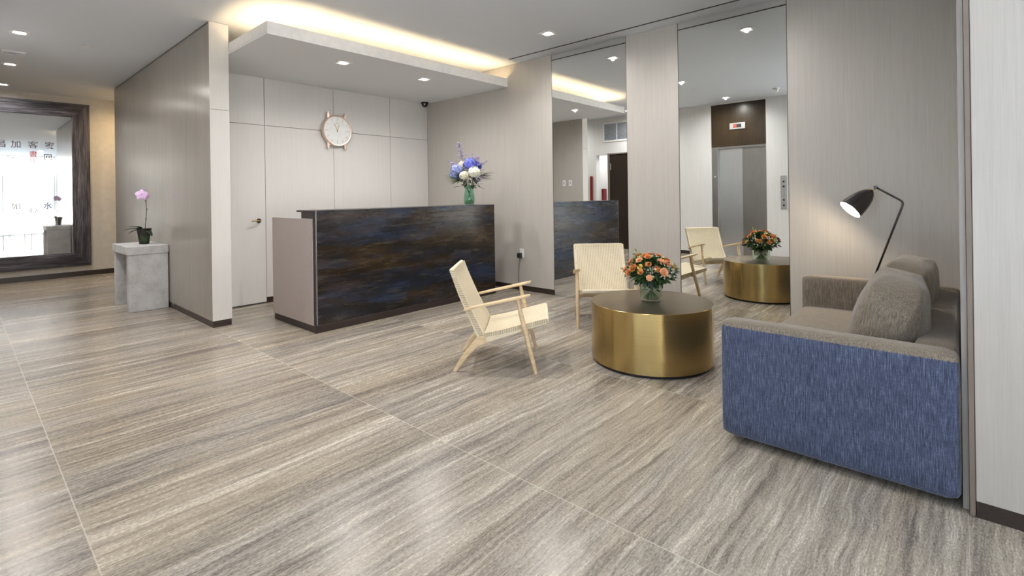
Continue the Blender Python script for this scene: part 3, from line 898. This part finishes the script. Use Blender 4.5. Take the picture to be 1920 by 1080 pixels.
sq_shell([(.058, 0), (.074, .004), (.082, .03), (.086, .10), (.087, .158), (.083, .158), (.082, .10), (.078, .03), (.070, .012), (.04, .011)], 0).build('vessel', 'vaseglass', t, smooth=True, angle=40)
sq_shell([(.062, .0125), (.075, .03), (.079, .07), (.0795, .105)], 0).build('water', 'water', t, smooth=True, angle=40)
t = thing('orange_bouquet', 'low bouquet of orange blooms with small white buds in the square glass vase', 'flowers', (VX, VY, TABLE_Z + .0004))
rnd = random.Random(11)
blooms = [ranunculus(.027), ranunculus(.031), ranunculus(.023)]
bl_objs = {}
mst = MB(); mle = MB(); mld = MB()
heads = []
N = 34
for k in range(N):
    z = 1 - (k + .5) / N * 1.02; a = k * 2.39996 + rnd.uniform(-.3, .3); q = sqrt(max(0, 1 - z * z))
    R1 = .175 if z > .2 else .20
    p = Vector((q * cos(a) * R1, q * sin(a) * R1, .215 + z * .135 + rnd.uniform(-.015, .02)))
    heads.append((p, Vector((q * cos(a), q * sin(a), z * .9 + .25))))
for k, (p, d) in enumerate(heads):
    mat = ['orange', 'orange', 'orange', 'peach', 'orange', 'yellowp'][k % 6] if k % 7 else 'peach'
    key = (k % 3, mat)
    if key not in bl_objs:
        mb = blooms[k % 3]; o = mb.build('blossom', mat, t, smooth=True); bl_objs[key] = o
    else:
        o = bl_objs[key].copy(); COL.objects.link(o); o.parent = t
    o.matrix_local = Matrix.Translation(p) @ frame_for(d) @ Matrix.Rotation(rnd.uniform(0, 6), 4, 'Z') @ Matrix.Scale(rnd.uniform(.8, 1.25), 4)
    b0 = Vector((-p.x * .30, -p.y * .30, .014)); m1 = Vector((p.x * .25, p.y * .25, .13))
    mst.tube([b0, m1, p - d * .02], .0024, 6, cap=False)
for k in range(760):
    a = rnd.uniform(0, 2 * pi); z = rnd.uniform(-.62, .95); q = sqrt(1 - z * z); R1 = rnd.uniform(.05, .185) * (1 if z > -.3 else .72)
    p = Vector((q * cos(a) * R1, q * sin(a) * R1, .205 + z * .11))
    d = Vector((cos(a) * q + rnd.uniform(-.5, .5), sin(a) * q + rnd.uniform(-.5, .5), z + rnd.uniform(-.2, .6)))
    add_leaf(mle if rnd.random() < .62 else mld, p, d, rnd.uniform(.03, .055), rnd.uniform(.014, .026), .3, .2, rnd.uniform(-1, 1), 3)
for k in range(110):
    a = rnd.uniform(0, 2 * pi); R1 = rnd.uniform(.0, .066); z = rnd.uniform(.08, .17)
    p = Vector((cos(a) * R1, sin(a) * R1, z))
    add_leaf(mle if k % 3 == 0 else mld, p, (rnd.uniform(-.5, .5), rnd.uniform(-.5, .5), rnd.uniform(-.3, 1)), rnd.uniform(.025, .04), rnd.uniform(.012, .02), .3, .2, rnd.uniform(-1, 1), 3)
mst.build('stems', 'leaf', t, smooth=True)
mle.build('foliage', 'leaf', t, smooth=True); mld.build('foliage', 'leafdark', t, smooth=True)
mb = MB()
for k in range(30):   # tall sprig of pale greens at the back left
    b = Vector((-.055 + rnd.uniform(-.035, .035), .09 + rnd.uniform(-.03, .03), .27 + rnd.uniform(-.05, .11)))
    add_leaf(mb, b, (rnd.uniform(-1, 1), rnd.uniform(-1, 1), .8), .032, .016, .2, .2, 0, 3)
mb.build('foliage', 'leaflight', t, smooth=True)
bud = MB().lathe([(0, -.008), (.007, -.002), (.0075, .004), (0, .008)], 7).build('white_bud', 'whitep', t, smooth=True)
for k in range(90):
    a = rnd.uniform(-2.2, 1.2) if k % 3 else rnd.uniform(0, 2 * pi); z = rnd.uniform(-.15, .95); q = sqrt(1 - z * z); R1 = rnd.uniform(.15, .19)
    o = bud if k == 0 else bud.copy()
    if k: COL.objects.link(o); o.parent = t
    o.location = (q * cos(a) * R1, q * sin(a) * R1, .21 + z * .14)

BX, BY, BZ = 4.43, 4.72, 1.1572
t = thing('green_vase', 'green glass vase standing on the far end of the reception desk', 'vase', (BX, BY, BZ))
MB().lathe([(0, 0), (.045, 0), (.060, .012), (.070, .05), (.070, .10), (.062, .15), (.056, .19), (.058, .235), (.064, .25), (.061, .25), (.054, .232), (.052, .19), (.058, .15), (.066, .10), (.066, .05), (.055, .016), (0, .012)], 40).build('vessel', 'greenglass', t, smooth=True)
MB().lathe([(0, .013), (.055, .018), (.064, .05), (.064, .10), (.060, .13), (0, .13)], 32).build('water', 'water', t, smooth=True, angle=40)
t = thing('hydrangea_bouquet', 'tall bouquet of blue and white hydrangeas with lilac sprays in the green vase', 'flowers', (BX, BY, BZ))
# image-right direction in the room for spreading the arrangement
RT = Vector((.669, -.743, 0)); FW = Vector((.743, .669, 0))
def at(r, z, f=0.0): return RT * r + FW * f + Vector((0, 0, z))
for r, z, f, rad, mat in ((.015, .52, .0, .085, 'bluep'), (-.155, .45, -.03, .075, 'lightbluep'), (-.19, .385, .0, .055, 'lightbluep'), (.075, .415, -.08, .075, 'whitep'), (-.055, .375, -.10, .055, 'cream'),
                          (-.085, .52, .03, .05, 'cream'), (.10, .50, .06, .06, 'bluep'), (-.03, .44, .09, .07, 'whitep'), (-.13, .36, .08, .05, 'lightbluep')):
    o = floret_ball(rad * .92, int(120 * rad / .06), .024).build('bloom', mat, t); o.location = at(r, z, f)
mb = MB()
for r, z, f in ((.015, .45, 0), (-.12, .40, -.02), (.06, .36, -.05), (-.05, .33, -.06), (-.07, .48, .02), (.09, .45, .05), (-.02, .40, .07)):
    mb.tube([at(-r * .4, .02, -f * .4), at(r * .2, .2, f * .2), at(r, z, f)], .003, 6)
mb.build('stems', 'leaf', t, smooth=True)
mb = MB(); mb2 = MB(); mb3 = MB()
for k in range(16):
    s = k / 15; add_leaf(mb, at(.10 + .05 * s, .34 + .05 * s, -.02), RT * (1) + Vector((0, 0, .05 + .35 * sin(k * 1.7))) + FW * sin(k * 2.3) * .3, .12 + .07 * s, .038, .1, .1)
for k in range(12):
    add_leaf(mb2, at(-.10, .32, -.03), RT * -1 + Vector((0, 0, -.30 + .07 * k)) + FW * sin(k * 2.1) * .3, .13 + .009 * k, .036, .15, .1)
for k in range(110):
    a = rnd.uniform(0, 2 * pi); rr = rnd.uniform(.01, .14)
    add_leaf(mb3, at(cos(a) * rr, rnd.uniform(.22, .44), sin(a) * rr), RT * cos(a) + FW * sin(a) + Vector((0, 0, rnd.uniform(-.4, .5))), rnd.uniform(.05, .09), .028, .3, .15)
mb.build('foliage', 'leafdark', t, smooth=True); mb2.build('foliage', 'leaflight', t, smooth=True); mb3.build('foliage', 'leafdark', t, smooth=True)
def spray(base, tip, n, spread):
    mb = MB(); b, tp = Vector(base), Vector(tip)
    mb.tube([b, b.lerp(tp, .5) + Vector((0, 0, .01)), tp], .0015, 5, mi=1)
    for k in range(n):
        s = rnd.uniform(.25, 1); p = b.lerp(tp, s)
        q = p + Vector((rnd.gauss(0, 1), rnd.gauss(0, 1), rnd.gauss(.3, 1))).normalized() * spread * (1.25 - s) * rnd.uniform(.4, 1)
        mb.tube([p, q], .0006, 3, mi=1, cap=False)
        mb.lathe([(0, -.008), (.0075, 0), (0, .009)], 5, center=q)
    mb.build('lilac_spray', ['lilac', 'leafdark'], t)
spray(at(-.07, .50, 0), at(-.125, .80, 0), 90, .09); spray(at(.04, .5, .03), at(.05, .66, .04), 40, .08)
spray(at(.08, .46, 0), at(.24, .56, 0), 35, .06); spray(at(-.14, .48, 0), at(-.27, .57, 0), 30, .05)
spray(at(.05, .34, -.06), at(.17, .33, -.08), 28, .06); spray(at(.05, .52, 0), at(.13, .62, 0), 40, .07)

# ================================================================== WOVEN ARMCHAIRS
def side_y(v, s): return v * s
def make_chair(label):
    t = thing('woven_armchair', label, 'armchair', (0, 0, 0), 0, 'woven cord armchairs')
    for s in (-1, 1):
        # rear leg widening into the joint block
        mb = MB(); y0, y1 = s * .232, s * .262
        mb.prism([(-.004, 0), (.020, 0), (.12, .125), (.178, .180), (.250, .212), (.262, .250), (.232, .285), (.178, .258), (.135, .205), (.05, .092)], y0, y1)
        mb.build('leg', 'oak', t, bevel=.006)
        # back post
        MB().prism([(.178, .250), (.228, .283), (.092, .548), (.012, .742), (-.016, .733), (.050, .548)], y0, y1).build('back_post', 'cordwrap', t, bevel=.006)
        # seat rail
        MB().prism([(.232, .252), (.248, .212), (.50, .292), (.69, .350), (.694, .388), (.50, .335)], y0, y1).build('seat_rail', 'cordwrap', t, bevel=.006)
        # front leg, round and tapered, outside the rail
        MB().tube([(.603, s * .292, 0), (.575, s * .289, .11), (.535, s * .284, .28), (.50, s * .281, .42), (.478, s * .279, .535)], [.0115, .0165, .0185, .0165, .0125], 16).build('leg', 'oak', t, smooth=True, angle=50)
        # armrest paddle
        P = []; prof = [(.085, .452, .013), (.14, .468, .018), (.24, .491, .024), (.36, .515, .030), (.46, .536, .031), (.535, .553, .025), (.568, .560, .012)]
        mb = MB(); vs = []; fs = []
        for x, z, hw in prof:
            yc = s * (.268 + .012 * (x - .085) / .48)
            vs += [(x, yc - hw, z - .009), (x, yc + hw, z - .009), (x, yc + hw, z + .008), (x, yc - hw, z + .008)]
        for i in range(len(prof) - 1):
            for k in range(4):
                k2 = (k + 1) % 4; fs.append((i * 4 + k, i * 4 + k2, (i + 1) * 4 + k2, (i + 1) * 4 + k))
        fs += [(0, 1, 2, 3), tuple((len(prof) - 1) * 4 + k for k in range(4))]
        mb.add(vs, fs); mb.build('armrest', 'oak', t, bevel=.005)
    for (x, z, hw) in ((.235, .238, .235), (.515, .298, .272)):
        MB().box((x - .014, -hw, z - .011), (x + .014, hw, z + .011), .004, 2).build('stretcher', 'oak', t)
    MB().box((-.018, -.255, .722), (.010, .255, .748), .010, 3).build('top_rail', 'cordwrap', t)
    MB().box((.672, -.255, .352), (.700, .255, .386), .010, 3).build('front_rail', 'cordwrap', t)
    # woven back: closed sheet hugging the posts, slightly hollow
    def sheet(path, hw, hollow, nrm, thick, nm, mat):
        n, m_ = len(path), 21; mb = MB(); F = []; Bk = []
        for i, (x, z) in enumerate(path):
            a, b = path[max(i - 1, 0)], path[min(i + 1, n - 1)]
            tx, tz = b[0] - a[0], b[1] - a[1]; l = math.hypot(tx, tz); nx, nz = -tz / l * nrm, tx / l * nrm
            rf, rb = [], []
            e = sin(pi * i / (n - 1)) ** .5 if n > 2 else 0
            for j in range(m_):
                y = -hw + 2 * hw * j / (m_ - 1); c = 1 - (y / hw) ** 2
                o = -hollow * c * (.35 + .65 * e)
                rf.append((x + nx * (thick + o), y, z + nz * (thick + o))); rb.append((x + nx * (o - thick), y, z + nz * (o - thick)))
            F.append(rf); Bk.append(rb)
        vs = [p for r in F for p in r] + [p for r in Bk for p in r]; N_ = n * m_; fs = []
        for i in range(n - 1):
            for j in range(m_ - 1):
                a, b, c, d = i * m_ + j, (i + 1) * m_ + j, (i + 1) * m_ + j + 1, i * m_ + j + 1
                fs.append((a, b, c, d)); fs.append((N_ + d, N_ + c, N_ + b, N_ + a))
            for j in (0, m_ - 1):
                a, b = i * m_ + j, (i + 1) * m_ + j; fs.append((a, b, N_ + b, N_ + a))
        for i in (0, n - 1):
            for j in range(m_ - 1):
                a, b = i * m_ + j, i * m_ + j + 1; fs.append((a, b, N_ + b, N_ + a))
        mb.add(vs, fs); mb.build(nm, mat, t, smooth=True, angle=50)
    def interp(P, n):
        out = []
        for k in range(n + 1):
            s = k / n * (len(P) - 1); i = min(int(s), len(P) - 2); f = s - i
            out.append((P[i][0] + (P[i + 1][0] - P[i][0]) * f, P[i][1] + (P[i + 1][1] - P[i][1]) * f))
        return out
    sheet(interp([(.214, .262), (.143, .405), (.078, .548), (.030, .660), (.002, .738)], 16), .264, .022, -1, .016, 'woven_back', 'cordb')
    sheet(interp([(.232, .268), (.36, .292), (.50, .328), (.60, .352), (.688, .374)], 16), .264, .026, 1, .015, 'woven_seat', 'cords')
    return t
ch = make_chair('woven cord armchair with pale oak frame turned sideways in front of the desk')
def place_chair(o, rear_mid, facing):
    o.location = (rear_mid[0], rear_mid[1], 0); o.rotation_euler = (0, 0, math.atan2(facing[1], facing[0]))
place_chair(ch, (2.602, 2.918), (.63, -.777))
c2 = copy_tree(ch); c2['label'] = 'woven cord armchair facing into the room before the narrower mirror, behind the drum table'
place_chair(c2, (4.579, 2.885), (-.758, -.653))

# ================================================================== SOFA
def soft(mb, lo, hi, bev, crown=(0, 0, 0), seg=5, n=8):
    """rounded box whose faces bulge softly"""
    bm = bmesh.new(); bmesh.ops.create_cube(bm, size=2.0)
    bmesh.ops.subdivide_edges(bm, edges=list(bm.edges), cuts=n, use_grid_fill=True)
    c = [(a + b) / 2 for a, b in zip(lo, hi)]; h = [(b - a) / 2 for a, b in zip(lo, hi)]
    for v in bm.verts:
        p = v.co.copy(); q = [0, 0, 0]
        for i in range(3):
            # remap so rows gather near the rounded border
            q[i] = math.copysign(1 - (1 - abs(p[i])) ** 1.6, p[i]) * h[i]
        core = [max(-(h[i] - bev), min(h[i] - bev, q[i])) for i in range(3)]
        d = Vector([q[i] - core[i] for i in range(3)])
        if d.length > 1e-9:
            k = sum(1 for i in range(3) if abs(d[i]) > 1e-9)
            if k > 1:
                mx = max(abs(x) for x in d); d = d.normalized() * mx
        out = Vector(core) + d
        for i in range(3):
            j, k_ = (i + 1) % 3, (i + 2) % 3
            out[i] += crown[i] * math.copysign(1, p[i]) * (abs(p[i]) > .5) * abs(p[i]) * (1 - p[j] ** 2) * (1 - p[k_] ** 2)
        v.co = Vector(c) + out
    bm.verts.ensure_lookup_table()
    mb.add([v.co.copy() for v in bm.verts], [[v.index for v in f.verts] for f in bm.faces]); bm.free()
    return mb
SX0, SX1, SYF, SYB = 2.640, 4.540, .935, .012
t = thing('sofa', 'long low tweed sofa with squared arms, brown, daylight painted blue outside, by the near wall', 'sofa', (0, 0, 0))
soft(MB(), (SX0, SYB, .034), (SX0 + .125, SYF, .620), .032, (.0, .004, .004)).build('armrest', 'cushion', t, smooth=True)
soft(MB(), (SX1 - .125, SYB, .034), (SX1, SYF, .620), .032, (.0, .004, .004)).build('armrest', 'cushion', t, smooth=True)
soft(MB(), (SX0 - .003, SYB - .001, .033), (SX0 + .06, SYF + .002, .612), .034, (.0, .001, .001)).build('daylight_tint_panel', 'sofa', t, smooth=True)  # blue daylight on the arm's outer face, given as fabric colour
soft(MB(), (SX1 - .06, SYB - .001, .033), (SX1 + .003, SYF + .002, .612), .034, (.0, .001, .001)).build('daylight_tint_panel', 'sofa', t, smooth=True)
soft(MB(), (SX0 + .118, SYB, .034), (SX1 - .118, SYB + .150, .616), .032, (0, .004, .004)).build('backrest', 'cushion', t, smooth=True)
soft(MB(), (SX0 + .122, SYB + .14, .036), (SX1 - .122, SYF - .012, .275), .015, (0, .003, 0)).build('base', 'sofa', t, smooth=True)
soft(MB(), (SX0 + .128, SYB + .152, .262), (SX1 - .128, SYF - .004, .392), .045, (.004, .010, .022), n=12).build('seat_cushion', 'cushion', t, smooth=True)
for x in (SX0 + .10, SX1 - .16):
    for y in (SYB + .06, SYF - .14):
        MB().box((x, y, 0), (x + .06, y + .06, .04), .004, 1).build('foot', 'matblack', t)

def cushion(label, cx, y, z, w, hgt, d, tilt, rz, seed):
    """plump loose back cushion, local x width, z height, y thickness"""
    o_ = MB(); bm = bmesh.new(); bmesh.ops.create_cube(bm, size=2.0)
    bmesh.ops.subdivide_edges(bm, edges=list(bm.edges), cuts=15, use_grid_fill=True)
    from mathutils import noise as nz
    for v in bm.verts:
        p = v.co.copy()
        a, b = p.x, p.z
        # rounded-square outline
        m = max(abs(a), abs(b)); r = (abs(a) ** 3.4 + abs(b) ** 3.4) ** (1 / 3.4)
        if r > 1e-6: a, b = a * m / r, b * m / r
        edge = (1 - min(1, abs(a)) ** 3.0) * (1 - min(1, abs(b)) ** 2.6)
        th = d / 2 * (.30 + .70 * max(0, edge) ** .36)
        if abs(p.x) > .999 or abs(p.z) > .999: th *= 1.0
        yy = p.y * th
        X = a * w / 2; Z = b * hgt / 2
        # fullness settles low
        yy *= 1.0 + .16 * (-b)
        q = Vector((X * 6, yy * 6, Z * 6 + seed))
        nn = nz.noise(q) * .012 + nz.noise(q * 2.3) * .006
        v.co = Vector((X, yy, Z)) + Vector((0, math.copysign(nn, p.y) if abs(p.y) > .9 else 0, nn * .6))
    bm.verts.ensure_lookup_table()
    o_.add([v.co.copy() for v in bm.verts], [[v.index for v in f.verts] for f in bm.faces]); bm.free()
    o = o_.build('back_cushion', 'cushion', None, smooth=True, subsurf=1)
    o.location = (cx, y, z); o.rotation_euler = (tilt, 0, rz)
    tag(o, label, 'cushion', 'loose back cushions on the sofa')
cushion('plump brown tweed cushion on the sofa, the one closer to the near arm', 3.235, .275, .622, .78, .455, .31, radians(11), radians(2), 1.3)
cushion('plump brown tweed cushion on the sofa, the one by the far arm and floor lamp', 4.010, .265, .622, .74, .455, .30, radians(11), radians(-3), 6.1)

# ================================================================== FLOOR LAMP
t = thing('floor_lamp', 'slim black tripod floor lamp with a lit cone shade behind the sofa arm', 'lamp', (0, 0, 0))
LXP = 4.80
J = Vector((LXP, .494, 1.299)); Bd = Vector((LXP, .322, 1.183)); Ft = Vector((LXP, .70, .006))
dn = (Ft - Bd).normalized(); up_ = (J - Bd).normalized()
MB().tube([J, Bd + up_ * .03, Bd + up_ * .012 + dn * .003, Bd + dn * .012 + up_ * .003, Bd + dn * .03, Ft], .0075, 12).build('pole', 'black', t, smooth=True)
K = Bd.lerp(Ft, .62)
MB().tube([K + Vector((.0, 0, .0)), Vector((4.62, .30, .006))], .007, 10).build('leg', 'black', t, smooth=True)
MB().tube([K + Vector((.0, 0, .0)), Vector((4.99, .30, .006))], .007, 10).build('leg', 'black', t, smooth=True)
mouth = Vector((4.70, .650, 1.125)); ax = (J + Vector((0, .008, -.01)) - mouth).normalized()
q = ax.to_track_quat('Z', 'Y').to_matrix().to_4x4()
Ls = (J - mouth).length - .035
mq = Matrix.Translation(mouth) @ q
prof = [(.086, 0), (.084, .03), (.079, .07), (.070, .115), (.057, .155), (.040, .185), (.022, .205), (.012, .212)]
prof = [(r, z * Ls / .212) for r, z in prof]
MB().lathe(prof, 48, mat=mq).build('shade', 'black', t, smooth=True)
MB().lathe([(r - .003, z + .0005) for r, z in prof[:-1]] + [(0, prof[-1][1] - .006)], 48, mat=mq).build('shade_lining', 'shadein', t, smooth=True)
MB().lathe([(0, .012), (.018, .018), (.028, .04), (.024, .065), (.014, .09), (0, .10)], 24, mat=mq).build('bulb', 'bulb', t, smooth=True)
MB().tube([mq @ Vector((0, 0, Ls - .004)), J + Vector((0, .002, -.003))], .0065, 12).build('swivel_joint', 'brassy', t, smooth=True)
MB().box((J.x - .012, J.y - .012, J.z - .010), (J.x + .012, J.y + .012, J.z + .012), .004, 2).build('pivot_knob', 'black', t)
d = bpy.data.lights.new('lamp_bulb_light', 'POINT'); d.energy = 5; d.color = (1, .82, .58); d.shadow_soft_size = .03
lo = bpy.data.objects.new('lamp_bulb_light', d); COL.objects.link(lo); lo.parent = t; lo.location = mq @ Vector((0, 0, .003))

# ================================================================== LIFT (seen in the mirror)
t = thing('elevator', 'brushed steel lift doors under a dark wood header, reflected in the wider mirror', 'elevator', (LX, 3.23, 0))
MB().box((-.12, -.51, 2.18), (-.004, .51, 3.02), .002, 1).build('header_panel', 'walnut', t)
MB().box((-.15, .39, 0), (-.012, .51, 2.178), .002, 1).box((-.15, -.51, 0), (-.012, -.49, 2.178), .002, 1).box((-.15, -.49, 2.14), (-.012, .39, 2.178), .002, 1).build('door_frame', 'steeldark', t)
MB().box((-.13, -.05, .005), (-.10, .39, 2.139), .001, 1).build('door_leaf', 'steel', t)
MB().box((-.118, -.49, .005), (-.09, -.052, 2.139), .001, 1).build('door_leaf', 'steeldark', t)  # darker than its twin: the reflection is put into the colour
MB().box((-.16, -.51, -.001), (-.03, .51, .004)).build('sill', 'alu', t)
MB().lathe([(0, 0), (.018, 0), (.016, .006), (0, .006)], 16, mat=Matrix.Translation((-.012, .45, 1.585)) @ Matrix.Rotation(radians(90), 4, 'Y')).build('call_lamp', 'white', t, smooth=True)
t = thing('floor_indicator', 'white framed floor indicator with red display over the lift doors', 'display', (LX + .0005, 3.232, 2.565))
MB().box((-.004, -.143, -.062), (.014, .143, .062), .003, 1).build('frame', 'trim', t)
MB().box((.012, -.075, -.034), (.0155, .075, .034)).build('screen', 'matblack', t)
mb = MB()
for z in (-.022, 0, .022): mb.box((.0155, .022, z - .003), (.0165, .058, z + .003))
for y in (.020, .060): mb.box((.0155, y - .003, -.024), (.0165, y + .003, .024))
mb.build('digit', 'redled', t)
t = thing('call_panel', 'tall steel lift call panel with buttons on the wall beside the lift', 'call panel', (LX + .0005, 2.43, 1.255))
MB().box((0, -.052, -.31), (.010, .052, .31), .003, 1).build('plate', 'alu', t)
for z in (.20, .11, -.14, -.24):
    MB().lathe([(0, 0), (.017, 0), (.015, .008), (0, .008)], 16, mat=Matrix.Translation((.010, 0, z)) @ Matrix.Rotation(radians(90), 4, 'Y')).build('button', 'darkbronze', t, smooth=True, angle=40)

t = thing('wall_vent', 'wide grey return air grille high on the wall over the dark door', 'air vent', (LX + .0005, 5.70, 2.71))
mb = MB()
for lo, hi in (((-.56, -.23), (.56, -.19)), ((-.56, .19), (.56, .23)), ((-.56, -.19), (-.52, .19)), ((.52, -.19), (.56, .19))):
    mb.box((0, lo[0], lo[1]), (.016, hi[0], hi[1]), .002, 1)
for y in (-.18, .17, .0 - .52 + .35 * 0): pass
for y in (.52 - .33, .52 - .66, -.46): mb.box((0, y - .008, -.19), (.014, y + .008, .19))
mb.build('frame', 'trim', t)
mb = MB()
for k in range(19):
    z = -.18 + k * .02; mb.box((.002, -.52, z), (.009, .52, z + .011))
mb.build('louvre', 'vent', t)

def switch(x, y, z, label):
    t = thing('light_switch', label, 'switch', (PX1 + .0005, y, z))
    MB().box((0, -.038, -.060), (.006, .038, .060), .002, 1).build('cover_plate', 'white', t)
    MB().box((.006, -.012, -.024), (.010, .012, .024), .001, 1).build('rocker', 'alu', t)
switch(PX1, 5.982, 1.50, 'white light switch plate behind the desk, farther from the partition end, seen in the mirror')
switch(PX1, 5.832, 1.50, 'white light switch plate behind the desk, nearer the partition end, seen in the mirror')
mb = MB().box((LX + .001, 6.56, 0), (LX + .03, 6.625, 1.70), .004, 1)
tag(mb.build('red_cabinet', 'red'), 'tall narrow red cabinet against the wall beside the passage, seen in the mirror', 'cabinet')
mb = MB().box((-1.02, 6.745, 0), (-.86, 6.799, 1.402), .004, 1)
tag(mb.build('red_locker', 'red'), 'lower red locker inside the white passage beside the dark door', 'locker')

# warm lamp in the corridor behind the partition
o = downlight(2.12, 10.45, H, 'square recessed downlight in the side passage behind the partition', 42, (1.0, .70, .36))
o = downlight(-.75, 6.1, H, 'added unseen downlight inside the white passage beside the dark door', 60)  # added lamp, itself unseen, to brighten the passage in the mirror
